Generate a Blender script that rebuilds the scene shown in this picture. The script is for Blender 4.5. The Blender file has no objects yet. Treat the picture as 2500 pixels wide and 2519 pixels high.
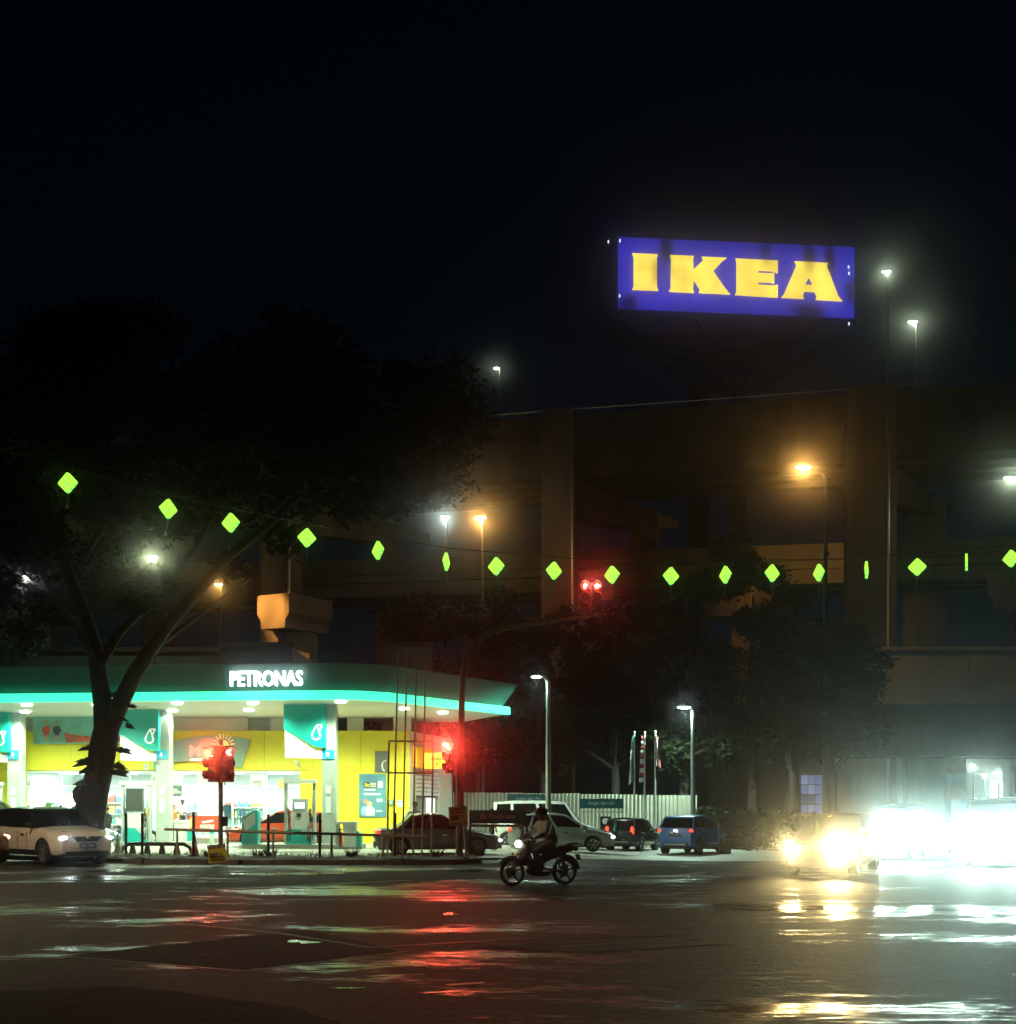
import bpy, bmesh, math, random
import numpy as np
from mathutils import Vector, Matrix
R = math.radians
random.seed(7)
# ------------------------------------------------------------------ camera
F, HZ, CX, EYE = 3000.0, 1988.0, 1250.0, 1.63      # focal length, horizon row, centre column (photo pixels), eye height (m)
scene = bpy.context.scene
cam_d = bpy.data.cameras.new('camera'); cam = bpy.data.objects.new('camera', cam_d)
scene.collection.objects.link(cam); scene.camera = cam
cam.location = (0, 0, EYE); cam.rotation_euler = (R(90), 0, 0)
cam_d.sensor_fit = 'HORIZONTAL'; cam_d.sensor_width = 36; cam_d.lens = 36*F/2500
cam_d.shift_y = (HZ-1259.5)/2500; cam_d.clip_start = .1; cam_d.clip_end = 3000
# ------------------------------------------------------------------ night sky
world = bpy.data.worlds.new('World'); scene.world = world; world.use_nodes = True
wn = world.node_tree; bg = wn.nodes['Background']
sky = wn.nodes.new('ShaderNodeTexSky'); sky.sky_type = 'NISHITA'; sky.sun_disc = False
sky.sun_elevation = R(12); sky.sun_rotation = R(200); sky.air_density = 1.0; sky.dust_density = 0.3; sky.ozone_density = 6
tint = wn.nodes.new('ShaderNodeMix'); tint.data_type = 'RGBA'; tint.blend_type = 'MULTIPLY'; tint.inputs[0].default_value = 1; tint.inputs[7].default_value = (.10, .85, .85, 1)   # a moonlit sky
wn.links.new(sky.outputs[0], tint.inputs[6]); wn.links.new(tint.outputs[2], bg.inputs[0]); bg.inputs[1].default_value = 0.0010
# ------------------------------------------------------------------ exposure
vs = scene.view_settings; vs.view_transform = 'Standard'; vs.look = 'None'; vs.gamma = 1; vs.exposure = 0; vs.use_curve_mapping = False
cy = scene.cycles; cy.use_denoising = True; cy.max_bounces = 6; cy.volume_bounces = 0; cy.transparent_max_bounces = 8
cy.diffuse_bounces = 3; cy.glossy_bounces = 3; cy.transmission_bounces = 4
cy.sample_clamp_indirect = 6; cy.caustics_reflective = False; cy.caustics_refractive = False
COL = scene.collection
LAMP = 1.0; HAZE = .0024
# ------------------------------------------------------------------ helpers
def P(px, py, d): return Vector(((px-CX)/F*d, d, EYE+(HZ-py)/F*d))
def XD(px, d): return (px-CX)/F*d
def ZD(py, d): return EYE+(HZ-py)/F*d
def sst(a, b, x):
    t = min(1, max(0, (x-a)/(b-a))); return t*t*(3-2*t)
def gz(x, y): return -0.38*sst(-1, 7, x)*sst(36, 47, y)      # the forecourt falls away to the right
class MB:
    def __init__(s): s.v, s.f = [], []
    def add(s, v, f):
        n = len(s.v); s.v += [tuple(p) for p in v]; s.f += [tuple(i+n for i in q) for q in f]; return s
    def box(s, c, d, rz=0, rx=0, ry=0, taper=1):
        m = Matrix.Rotation(rz, 3, 'Z') @ Matrix.Rotation(ry, 3, 'Y') @ Matrix.Rotation(rx, 3, 'X'); c = Vector(c)
        v = []
        for z in (-.5, .5):
            k = taper if z > 0 else 1
            for x, y in ((-.5, -.5), (.5, -.5), (.5, .5), (-.5, .5)): v.append(c+m@Vector((x*d[0]*k, y*d[1]*k, z*d[2])))
        return s.add(v, [(3, 2, 1, 0), (4, 5, 6, 7), (0, 1, 5, 4), (1, 2, 6, 5), (2, 3, 7, 6), (3, 0, 4, 7)])
    def b2(s, x0, x1, y0, y1, z0, z1): return s.box(((x0+x1)/2, (y0+y1)/2, (z0+z1)/2), (abs(x1-x0), abs(y1-y0), abs(z1-z0)))
    def tube(s, pts, r, n=8, cap=True):
        pts = [Vector(p) for p in pts]; rs = r if isinstance(r, (list, tuple)) else [r]*len(pts)
        v, f = [], []; up = None
        for i, p in enumerate(pts):
            t = (pts[min(i+1, len(pts)-1)]-pts[max(i-1, 0)]).normalized()
            if up is None:
                up = Vector((0, 0, 1)) if abs(t.z) < .9 else Vector((1, 0, 0))
            a = t.cross(up).normalized(); b = a.cross(t).normalized(); up = b
            for k in range(n):
                w = 2*math.pi*k/n; v.append(p+(a*math.cos(w)+b*math.sin(w))*rs[i])
        for i in range(len(pts)-1):
            for k in range(n): f.append((i*n+k, i*n+(k+1) % n, (i+1)*n+(k+1) % n, (i+1)*n+k))
        if cap: f.append(tuple(range(n-1, -1, -1))); f.append(tuple((len(pts)-1)*n+k for k in range(n)))
        return s.add(v, f)
    def ell(s, c, r, n=12, m=8, rz=0):
        v, f = [], []; mt = Matrix.Rotation(rz, 3, 'Z'); c = Vector(c)
        for i in range(m+1):
            th = math.pi*i/m
            for k in range(n):
                ph = 2*math.pi*k/n
                v.append(c+mt@Vector((r[0]*math.sin(th)*math.cos(ph), r[1]*math.sin(th)*math.sin(ph), r[2]*math.cos(th))))
        for i in range(m):
            for k in range(n): f.append((i*n+k, (i+1)*n+k, (i+1)*n+(k+1) % n, i*n+(k+1) % n))
        return s.add(v, f)
    def prism(s, poly, ax, a, b):
        """poly of 2-D points pushed along axis ax ('x','y','z') from a to b"""
        def q(p, t): return {'y': (p[0], t, p[1]), 'x': (t, p[0], p[1]), 'z': (p[0], p[1], t)}[ax]
        n = len(poly); v = [q(p, a) for p in poly]+[q(p, b) for p in poly]
        f = [tuple(range(n)), tuple(range(2*n-1, n-1, -1))]+[(i, n+i, n+(i+1) % n, (i+1) % n) for i in range(n)]
        return s.add(v, f)
    def lathe(s, prof, c, ax='z', n=16):
        v, f = [], []; c = Vector(c)
        for r, h in prof:
            for k in range(n):
                a = 2*math.pi*k/n; x, y = r*math.cos(a), r*math.sin(a)
                v.append(c+Vector({'z': (x, y, h), 'y': (x, h, y), 'x': (h, x, y)}[ax]))
        for i in range(len(prof)-1):
            for k in range(n): f.append((i*n+k, i*n+(k+1) % n, (i+1)*n+(k+1) % n, (i+1)*n+k))
        return s.add(v, f)
    def build(s, name, mat=None, parent=None, off=None, smooth=None, world=False):
        me = bpy.data.meshes.new(name)
        v = s.v
        if world and parent is not None:
            l = parent.location; v = [(p[0]-l.x, p[1]-l.y, p[2]-l.z) for p in v]
        me.from_pydata(v, [], s.f); fix(me)
        if mat: me.materials.append(mat)
        if smooth: smooth_by(me, smooth)
        return link(name, me, parent)
def fix(me):
    bm = bmesh.new(); bm.from_mesh(me); bmesh.ops.recalc_face_normals(bm, faces=bm.faces); bm.to_mesh(me); bm.free()
def smooth_by(me, deg):
    me.polygons.foreach_set('use_smooth', [True]*len(me.polygons)); me.set_sharp_from_angle(angle=R(deg))
def link(name, data, parent=None):
    o = bpy.data.objects.new(name, data); COL.objects.link(o)
    if parent: o.parent = parent
    return o
def tag(o, label, cat, group=None):
    o['label'] = label; o['category'] = cat
    if group: o['group'] = group
    return o
def thing(name, label, cat, loc=(0, 0, 0), rz=0, group=None):
    o = link(name, None); o.location = loc; o.rotation_euler = (0, 0, rz); o.empty_display_size = .2
    return tag(o, label, cat, group)
def struct(o): o['kind'] = 'structure'; return o
def stuff(o): o['kind'] = 'stuff'; return o
def copy_tree(o, parent=None):
    c = o.copy(); COL.objects.link(c); c.parent = parent
    for ch in list(o.children): copy_tree(ch, c)
    return c
# ------------------------------------------------------------------ materials
_m = {}
def M(name, col=(.5, .5, .5), rough=.6, metal=0, var=.12, scale=3, bump=0, emit=None, es=0, coat=0, spec=.5, sample=True, stretch=None):
    if name in _m: return _m[name]
    m = bpy.data.materials.new(name); m.use_nodes = True; t = m.node_tree; b = t.nodes['Principled BSDF']
    b.inputs['Base Color'].default_value = (*col, 1); b.inputs['Roughness'].default_value = rough
    b.inputs['Metallic'].default_value = metal; b.inputs['Coat Weight'].default_value = coat
    b.inputs['Specular IOR Level'].default_value = spec
    if var or bump:
        tc = t.nodes.new('ShaderNodeTexCoord'); n = t.nodes.new('ShaderNodeTexNoise'); n.inputs['Scale'].default_value = scale
        n.inputs['Detail'].default_value = 5; src = tc.outputs['Object']
        if stretch:
            mp = t.nodes.new('ShaderNodeMapping'); mp.inputs['Scale'].default_value = stretch; t.links.new(src, mp.inputs[0]); src = mp.outputs[0]
        t.links.new(src, n.inputs['Vector'])
        if var:
            mr = t.nodes.new('ShaderNodeMapRange'); mr.inputs[1].default_value = .3; mr.inputs[2].default_value = .7
            mr.inputs[3].default_value = 1-var; mr.inputs[4].default_value = 1+var; t.links.new(n.outputs[0], mr.inputs[0])
            mx = t.nodes.new('ShaderNodeMix'); mx.data_type = 'RGBA'; mx.blend_type = 'MULTIPLY'; mx.inputs[0].default_value = 1
            mx.inputs[6].default_value = (*col, 1); t.links.new(mr.outputs[0], mx.inputs[7]); t.links.new(mx.outputs[2], b.inputs['Base Color'])
        if bump:
            bp = t.nodes.new('ShaderNodeBump'); bp.inputs['Strength'].default_value = bump; bp.inputs['Distance'].default_value = .05
            t.links.new(n.outputs[0], bp.inputs['Height']); t.links.new(bp.outputs[0], b.inputs['Normal'])
    if emit:
        b.inputs['Emission Color'].default_value = (*emit, 1); b.inputs['Emission Strength'].default_value = es
        if not sample: m.cycles.emission_sampling = 'NONE'
    _m[name] = m; return m
def E(name, col, s, sample=False, base=None): return M(name, base or tuple(min(.8, c) for c in col), .4, var=0, emit=col, es=s, sample=sample)
def light(name, kind, loc, col, power, parent=None, size=.1, aim=None, cone=None, blend=1.0, shape=None):
    d = bpy.data.lights.new(name, kind); d.color = col; d.energy = power*LAMP
    if kind == 'AREA':
        d.shape = 'DISK' if not shape else 'RECTANGLE'; d.size = size
        if shape: d.size, d.size_y = shape
    else: d.shadow_soft_size = size
    if kind == 'SPOT': d.spot_size = cone or R(120); d.spot_blend = blend
    o = link(name, d, parent); o.location = loc
    if aim is not None: o.rotation_euler = Vector(aim).to_track_quat('-Z', 'Y').to_euler()
    return o
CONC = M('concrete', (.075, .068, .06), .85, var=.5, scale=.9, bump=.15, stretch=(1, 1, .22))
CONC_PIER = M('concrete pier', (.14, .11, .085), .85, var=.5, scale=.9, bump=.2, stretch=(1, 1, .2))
CREAM = M('cream plaster', (.62, .60, .50), .7, var=.06, scale=1.5)
WHITE = M('white paint', (.75, .76, .74), .5, var=.06)
YELLOW = M('yellow cladding', (.76, .66, .035), .5, var=.05, scale=1)
TEAL = M('teal cladding', (.01, .42, .40), .35, var=.05, scale=1)
TEALD = M('dark teal', (.004, .09, .10), .4, var=.1)
GREYP = M('grey column paint', (.42, .47, .46), .5, var=.08)
STEEL = M('galvanised steel', (.40, .42, .42), .4, .8, var=.15, scale=6)
RUSTP = M('dull painted pipe', (.52, .46, .34), .6, .1, var=.3, scale=8)
DARK = M('black plastic', (.015, .015, .017), .4, var=.2, scale=10)
RUBBER = M('tyre rubber', (.018, .018, .018), .75, var=.2, scale=20)
ALLOY = M('alloy rim', (.55, .56, .57), .25, .9, var=.05)
CHROME = M('chrome', (.7, .7, .7), .1, 1, var=0)
TINT = M('tinted glass', (.006, .008, .009), .04, var=0, spec=.6)
PLATE = M('plate black', (.01, .01, .01), .4, var=0)
PLTXT = M('plate lettering', (.7, .7, .68), .5, var=0)
SKIN = M('skin', (.33, .19, .12), .5, var=.05); SKIND = M('darker skin', (.16, .085, .05), .5, var=.05)
HAIR = M('black hair', (.012, .01, .009), .6, var=.2, scale=30)
# ------------------------------------------------------------------ lettering, converted while the scene is empty
TX = {}
def pretext(s, bold=0.0):
    cu = bpy.data.curves.new('t', 'FONT'); cu.body = s; cu.align_x = 'CENTER'; cu.extrude = .03; cu.resolution_u = 3; cu.offset = bold
    o = bpy.data.objects.new('t', cu); COL.objects.link(o); dg = bpy.context.evaluated_depsgraph_get()
    me = bpy.data.meshes.new_from_object(o.evaluated_get(dg)); v = [tuple(x.co) for x in me.vertices]; f = [tuple(p.vertices) for p in me.polygons]
    bpy.data.objects.remove(o); bpy.data.curves.remove(cu); bpy.data.meshes.remove(me)
    xs = [a[0] for a in v]; ys = [a[1] for a in v]; x0, x1, y0, y1 = min(xs), max(xs), min(ys), max(ys)
    TX[s] = ([((a[0]-(x0+x1)/2)/(x1-x0), (a[1]-(y0+y1)/2)/(y1-y0), a[2]/.03) for a in v], f)
for s_, b_ in (('PETRONAS', .008), ('Mesra', .01), ('4', .02), ('6', .02), ('8', .02), ('Maybank', .02), ('ATM', .01), ('Jln Cochrane', .012), ('Angin dan Air', .008),
             ('3x', .02), ('24 JAM', .01), ('BAA 5960', .01), ('BQG 2294', .01), ('0115-361 2243', .03), ('MANTAP', .03)):
    pretext(s_, b_)
def text(s, w, h, dep, mat, parent=None, loc=(0, 0, 0), rz=0, tilt=0, name='lettering', world=False):
    v, f = TX[s]; m = Matrix.Translation(Vector(loc)) @ Matrix.Rotation(rz, 4, 'Z') @ Matrix.Rotation(R(90)+tilt, 4, 'X')
    b = MB(); b.add([m@Vector((x*w, y*h, z*dep)) for x, y, z in v], f)
    return b.build(name, mat, parent, world=world)
# ------------------------------------------------------------------ ground, road, kerb, verge
def grid(x0, x1, nx, y0, y1, ny, z=0, keep=None, follow=True):
    b = MB(); xs = [x0+(x1-x0)*i/nx for i in range(nx+1)]; ys = [y0+(y1-y0)*(j/ny) for j in range(ny+1)]
    v = [(x, y, z+(gz(x, y) if follow else 0)) for y in ys for x in xs]
    f = [(j*(nx+1)+i, j*(nx+1)+i+1, (j+1)*(nx+1)+i+1, (j+1)*(nx+1)+i) for j in range(ny) for i in range(nx)]
    b.add(v, f); return b
def wet_asphalt(name, base, lo, hi, wet=.525):
    m = bpy.data.materials.new(name); m.use_nodes = True; t = m.node_tree; N = t.nodes.new; L = t.links.new; b = t.nodes['Principled BSDF']
    tc = N('ShaderNodeTexCoord')
    def noise(sc, det, st=(1, 1, 1), rough=.55):
        mp = N('ShaderNodeMapping'); mp.inputs['Scale'].default_value = st; L(tc.outputs['Object'], mp.inputs[0])
        n = N('ShaderNodeTexNoise'); n.inputs['Scale'].default_value = sc; n.inputs['Detail'].default_value = det; n.inputs['Roughness'].default_value = rough
        L(mp.outputs[0], n.inputs['Vector']); return n.outputs[0]
    def rng(src, a, b_, c, d):
        r = N('ShaderNodeMapRange'); r.inputs[1].default_value, r.inputs[2].default_value, r.inputs[3].default_value, r.inputs[4].default_value = a, b_, c, d
        L(src, r.inputs[0]); return r.outputs[0]
    big = noise(.22, 6, (.7, 1.3, 1)); mid = noise(1.3, 7, (.5, 1.5, 1), .65); small = noise(7, 6, (.45, 1.5, 1), .65); fine = noise(38, 3); grit = noise(11, 5)
    mix = N('ShaderNodeMath'); mix.operation = 'ADD'; L(rng(big, .3, .7, 0, .5), mix.inputs[0]); m2 = N('ShaderNodeMath'); m2.operation = 'ADD'; L(rng(mid, .3, .7, 0, .28), m2.inputs[0]); L(rng(small, .3, .7, 0, .22), m2.inputs[1]); L(m2.outputs[0], mix.inputs[1])
    w = rng(mix.outputs[0], wet, wet+.14, 0, 1)                                   # 1 = standing film of water
    col = N('ShaderNodeMix'); col.data_type = 'RGBA'; gm = N('ShaderNodeMath'); gm.operation = 'MULTIPLY_ADD'; L(fine, gm.inputs[0]); gm.inputs[1].default_value = 1.6; gm.inputs[2].default_value = -.55; ga = N('ShaderNodeMath'); ga.operation = 'ADD'; ga.use_clamp = True; L(gm.outputs[0], ga.inputs[0]); L(rng(grit, .3, .7, -.25, .25), ga.inputs[1]); L(ga.outputs[0], col.inputs[0])
    col.inputs[6].default_value = (*[c*.3 for c in base], 1); col.inputs[7].default_value = (*[c*1.9 for c in base], 1)
    dk = N('ShaderNodeMix'); dk.data_type = 'RGBA'; dk.blend_type = 'MULTIPLY'; L(w, dk.inputs[0]); L(col.outputs[2], dk.inputs[6]); dk.inputs[7].default_value = (.6, .6, .6, 1)
    L(dk.outputs[2], b.inputs['Base Color'])
    rr = N('ShaderNodeMapRange'); rr.inputs[3].default_value = hi; rr.inputs[4].default_value = lo; L(w, rr.inputs[0]); L(rr.outputs[0], b.inputs['Roughness'])
    bs = N('ShaderNodeMapRange'); bs.inputs[3].default_value = 1.0; bs.inputs[4].default_value = .35; L(w, bs.inputs[0])
    lump = noise(3.2, 6, (.8, 1.6, 1), .6); lm = N('ShaderNodeMath'); lm.operation = 'MULTIPLY_ADD'; L(lump, lm.inputs[0]); lm.inputs[1].default_value = 2.2; L(grit, lm.inputs[2])
    ad = N('ShaderNodeMath'); ad.operation = 'ADD'; L(fine, ad.inputs[0]); L(lm.outputs[0], ad.inputs[1])
    bp = N('ShaderNodeBump'); bp.inputs['Distance'].default_value = .012; L(bs.outputs[0], bp.inputs['Strength']); L(ad.outputs[0], bp.inputs['Height']); L(bp.outputs[0], b.inputs['Normal'])
    sp_ = N('ShaderNodeMapRange'); sp_.inputs[3].default_value = .22; sp_.inputs[4].default_value = .5; L(w, sp_.inputs[0]); L(sp_.outputs[0], b.inputs['Specular IOR Level'])
    return m
ASPH = wet_asphalt('wet asphalt', (.036, .033, .027), .15, .70)
PATCH = wet_asphalt('fresh asphalt patch', (.017, .0165, .015), .3, .85, .72)
APRON = wet_asphalt('forecourt concrete', (.42, .42, .38), .25, .6)
o = MB(); o.add([(-265, -60, -.6), (265, -60, -.6), (265, 330, -.6), (-265, 330, -.6)], [(0, 1, 2, 3)]); struct(o.build('ground', M('dark ground', (.03, .028, .022), .9, scale=.2)))
struct(grid(-120, 120, 120, -25, 130, 110).build('road', ASPH))
def sheet(name, pts, z, mat, rag=0):
    if rag:
        q = [Vector(p) for p in pts]; pts = []
        for i in range(len(q)):
            a, c = q[i], q[(i+1) % len(q)]; n = max(2, int((c-a).length/.18)); pts += [(a.lerp(c, k/n).x+random.uniform(-rag, rag), a.lerp(c, k/n).y+random.uniform(-rag, rag)*1.5) for k in range(n)]
    b = MB(); b.add([(x, y, z+gz(x, y)) for x, y in pts], [tuple(range(len(pts)))]); return struct(b.build(name, mat))
def G(px, py, z=0): d = F*(EYE-z)/(py-HZ); return (XD(px, d), d)
sheet('asphalt_patch', [G(160, 2352), G(600, 2388), G(980, 2340), G(760, 2288)], .004, PATCH, .035)
sheet('asphalt_patch', [G(-60, 2440), G(330, 2428), G(700, 2475), G(980, 2560), G(-60, 2600)], .004, PATCH, .035)
sheet('asphalt_patch', [G(1180, 2330), G(1560, 2312), G(1800, 2322), G(1420, 2346)], .004, PATCH, .035)
WATER = M('puddle water', (.02, .019, .017), .07, var=.3, scale=16, bump=.10, spec=.5)
def puddle(px, py, wpx, hpx, seed, z=.006):
    r_ = random.Random(seed); pts = []
    for k in range(40):
        a = 2*math.pi*k/40; q = .8+.35*math.sin(2*a+seed)+.2*math.sin(5*a+2*seed)+.25*r_.uniform(-1, 1); pts.append(G(px+math.cos(a)*wpx*q, py+math.sin(a)*hpx*q))
    sheet('puddle', pts, z+.0005*seed, WATER)
for k_, q_ in enumerate(((745, 2318, 40, 4), (860, 2432, 34, 2), (690, 2150, 120, 4), (1180, 2142, 90, 3), (270, 2143, 60, 3), (1110, 2250, 34, 3))): puddle(*q_, k_)
SEAM = M('tar seam', (.01, .01, .01), .5)
def seam(pts, w):
    for a, c in zip(pts, pts[1:]):
        a, c = Vector(G(*a)), Vector(G(*c)); n = Vector((-(c-a).y, (c-a).x)).normalized()*w/2; sheet('tar_seam', [tuple(a-n), tuple(c-n), tuple(c+n), tuple(a+n)], .0045, SEAM)
seam([(430, 2272), (560, 2284), (700, 2298), (900, 2330)], .08); seam([(1780, 2232), (1960, 2240), (2200, 2250)], .1); seam([(1080, 2190), (1240, 2200), (1420, 2190)], .08); seam([(0, 2175), (240, 2168), (520, 2158)], .08); seam([(1380, 2330), (1560, 2318), (1800, 2322)], .08); seam([(900, 2332), (1300, 2310), (1700, 2300)], .07); seam([(150, 2352), (600, 2390), (1000, 2342)], .06)
LINE = M('worn road paint', (.42, .38, .26), .5, var=.5, scale=5)
def strip(a, b_, w, z=.007):
    a, b_ = Vector(a), Vector(b_); n = Vector((-(b_-a).y, (b_-a).x)).normalized()*w/2
    sheet('road_marking', [tuple(a-n), tuple(b_-n), tuple(b_+n), tuple(a+n)], z, LINE)
strip(G(530, 2190), G(1010, 2166), .14); strip(G(-40, 2354), G(160, 2358), .12); strip(G(1660, 2154), G(1740, 2146), .12); strip(G(1100, 2425), G(1190, 2419), .1)
strip(G(1500, 2130), G(1640, 2128), .12)
# kerb and verge
kline = [(-34, 46), (-16.5, 39.2), (-12.4, 36.9), (-10.6, 35.6), (-6.8, 35.25), (-3, 35.1), (-1.5, 35.4), (-.9, 36.4), (-.95, 38.2)]
vback = [(-1.6, 38.0), (-4, 37.75), (-10, 38.3), (-14, 40.6), (-34, 51)]
kerb = struct(thing('kerb', 'x', 'x')); del kerb['label'], kerb['category']
KST = M('grimy kerb concrete', (.13, .125, .11), .8, var=.4, scale=2, bump=.2)
def resample(pl, step):
    out = []; 
    for a, b_ in zip(pl, pl[1:]):
        a, b_ = Vector(a), Vector(b_); n = max(1, round((b_-a).length/step)); out += [a.lerp(b_, i/n) for i in range(n)]
    return out+[Vector(pl[-1])]
ks = resample(kline, .95)
for a, b_ in zip(ks, ks[1:]):
    d = b_-a; c = (a+b_)/2; MB().box((c.x, c.y, .055+random.uniform(-.008, .008)), (d.length-.03, .22, .17), rz=math.atan2(d.y, d.x)).build('kerb_stone', KST, kerb)
vp = [(x, y+.1) for x, y in kline]+vback
b = MB()
soil_pts = vp
bm = bmesh.new(); fv = [bm.verts.new((x, y, .12)) for x, y in vp]; bm.faces.new(fv); bmesh.ops.triangulate(bm, faces=bm.faces)
bmesh.ops.subdivide_edges(bm, edges=bm.edges, cuts=7, use_grid_fill=True)
for v in bm.verts: v.co.z += random.uniform(-.03, .06)
me = bpy.data.meshes.new('verge'); bm.to_mesh(me); bm.free(); me.materials.append(M('trodden soil', (.055, .05, .035), .9, var=.5, scale=3, bump=.6)); smooth_by(me, 60)
struct(link('verge', me))
# forecourt slab
ap = [(-60, 62), (-60, 54)]+[(x, y-.1) for x, y in reversed(vback)]+[(-.9, 38.3), (2, 39.5), (7, 42.5), (11.5, 46.5), (13, 52), (12, 60), (10, 66), (-60, 66)]
bm = bmesh.new(); fv = [bm.verts.new((x, y, 0)) for x, y in ap]; bm.faces.new(fv); bmesh.ops.triangulate(bm, faces=bm.faces)
for _ in range(4): bmesh.ops.subdivide_edges(bm, edges=[e for e in bm.edges if e.calc_length() > 3], cuts=1)
bmesh.ops.triangulate(bm, faces=bm.faces)
for v in bm.verts: v.co.z = .06*(1-sst(-2, 3, v.co.x))+.012+gz(v.co.x, v.co.y)
me = bpy.data.meshes.new('forecourt'); bm.to_mesh(me); bm.free(); me.materials.append(APRON); fix(me); struct(link('forecourt', me))
# grass on the verge
GR = M('verge grass', (.05, .075, .025), .7, var=.4, scale=2)
b = MB()
for i in range(1500):
    k = random.random(); a = Vector(vback[0]).lerp(Vector((-14, 40.3)), k); f_ = Vector(kline[7]).lerp(Vector((-12.3, 37)), k); f_.y = max(f_.y, 35.3)
    p = a.lerp(f_, random.random()**1.7*.95); h = random.uniform(.03, .16)*(2.2 if random.random() < .06 else 1); an = random.uniform(0, 6.28); dx, dy = math.cos(an)*.012, math.sin(an)*.012
    lx, ly = random.uniform(-.09, .09), random.uniform(-.09, .09)
    b.add([(p.x-dx, p.y-dy, .12), (p.x+dx, p.y+dy, .12), (p.x+lx, p.y+ly, .12+h)], [(0, 1, 2)])
for cx_, cy_ in ((-9.2, 37.6), (-7.7, 37.6), (-7.3, 37.5), (-2.2, 37.7), (-.9, 38.2), (-4.8, 37.5)):
    for i in range(70):
        an = random.uniform(0, 6.28); r = random.uniform(.02, .12); h = random.uniform(.15, .4); x, y = cx_+math.cos(an)*r, cy_+math.sin(an)*r
        b.add([(x-.012, y, .12), (x+.012, y, .12), (x+math.cos(an)*h*.7, y+math.sin(an)*h*.7, .12+h)], [(0, 1, 2)])
o = tag(stuff(b.build('grass', GR)), 'rough grass tufts on the soil verge in front of the forecourt', 'grass')
# ------------------------------------------------------------------ flyover (upper level), viaduct (middle level), road bridge (right)
UL = Vector((.983, -.183, 0)).normalized(); UC = Vector((.585, .81, 0))
def deckbox(b, p0, p1, w0, w1, z0a, z1a, z0b, z1b):
    """strip along p0->p1 (plan), between cross offsets w0,w1 along UC; bottom/top z at each end"""
    p0, p1 = Vector(p0), Vector(p1); v = []
    for p, za, zb in ((p0, z0a, z1a), (p1, z0b, z1b)):
        for w in (w0, w1):
            q = p+UC*w; v += [(q.x, q.y, za), (q.x, q.y, zb)]
    b.add(v, [(0, 1, 3, 2), (4, 6, 7, 5), (0, 4, 5, 1), (2, 3, 7, 6), (0, 2, 6, 4), (1, 5, 7, 3)])
fl = thing('elevated_highway', 'dark concrete elevated highway on tall portal piers, topmost of the stacked roads', 'flyover', (3.2, 75, 0))
QA = Vector((-70, 75+73.2*.186, 0)); QB = Vector((80, 75-76.8*.186, 0))
def FZ(x): return 25.0+(x-3)*.012
for x0, x1 in zip((-70, -32, -14.5, 3.2, 21.2, 39, 57), (-32, -14.5, 3.2, 21.2, 39, 57, 80)):
    a, c = QA.lerp(QB, (x0+70)/150), QA.lerp(QB, (x1+70-.06)/150); za, zc = FZ(x0), FZ(x1)
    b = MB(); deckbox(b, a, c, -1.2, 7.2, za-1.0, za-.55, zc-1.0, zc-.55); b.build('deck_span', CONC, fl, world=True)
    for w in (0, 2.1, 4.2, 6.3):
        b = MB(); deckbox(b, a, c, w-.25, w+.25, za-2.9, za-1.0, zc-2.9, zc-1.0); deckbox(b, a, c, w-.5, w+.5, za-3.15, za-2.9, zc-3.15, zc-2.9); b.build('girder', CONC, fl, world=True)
    b = MB(); deckbox(b, a, c, -1.4, -1.05, za-1.15, za+.35, zc-1.15, zc+.35); b.build('parapet', CONC, fl, world=True)
    b = MB(); deckbox(b, a, c, 7.0, 7.3, za-1.15, za+.35, zc-1.15, zc+.35); b.build('parapet', CONC, fl, world=True)
for x in (-32, -14.5, 3.2, 21.2, 39):
    p = QA.lerp(QB, (x+70)/150); wd = 2.75 if x > 10 else 2.0; z = FZ(x)
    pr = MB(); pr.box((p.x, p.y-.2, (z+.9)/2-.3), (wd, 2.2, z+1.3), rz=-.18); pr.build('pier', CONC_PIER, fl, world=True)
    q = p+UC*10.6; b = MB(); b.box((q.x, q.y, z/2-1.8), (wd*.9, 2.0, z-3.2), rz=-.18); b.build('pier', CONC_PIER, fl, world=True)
    b = MB(); v = []
    for w, zl in ((1.0, z-5.4), (8.8, z-4.6), (13.5, z-3.7)):
        for s_ in (-1, 1):
            k = p+UC*w+UL*s_*.9; v += [(k.x, k.y, zl), (k.x, k.y, z-3.15)]
    b.add(v, [(0, 1, 3, 2), (8, 10, 11, 9), (0, 4, 5, 1), (4, 8, 9, 5), (2, 3, 7, 6), (6, 7, 11, 10), (0, 2, 6, 4), (4, 6, 10, 8), (1, 5, 7, 3), (5, 9, 11, 7)])
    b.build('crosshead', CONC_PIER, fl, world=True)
vd = thing('middle_viaduct', 'middle road viaduct with solid parapet passing behind the tall right pier', 'viaduct', (3, 78.5, 0))
for x in (-14.5, 3.2, 21.2):
    p = QA.lerp(QB, (x+70)/150); b = MB(); b.tube([(p.x+.7, p.y-1.42, 0), (p.x+.7, p.y-1.42, FZ(x)-1)], .11, 8); b.build('drain_pipe', STEEL, fl, world=True)
for x0, x1 in zip((-32, -14.5, 3.2, 21.2, 39), (-14.5, 3.2, 21.2, 39, 57)):
    b = MB(); a, c = QA.lerp(QB, (x0+70)/150)-UC*1.2, QA.lerp(QB, (x1+70)/150)-UC*1.2
    b.tube([(a.x, a.y, FZ(x0)+.75), (c.x, c.y, FZ(x1)+.75)], .05, 5)
    for k in range(9): q = a.lerp(c, k/9); b.tube([(q.x, q.y, FZ(x0)+.3), (q.x, q.y, FZ(x0)+.8)], .04, 5)
    b.build('guard_rail', STEEL, fl, world=True)
VA, VB = Vector((-60, 90.2, 0)), Vector((70, 68, 0))
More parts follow.
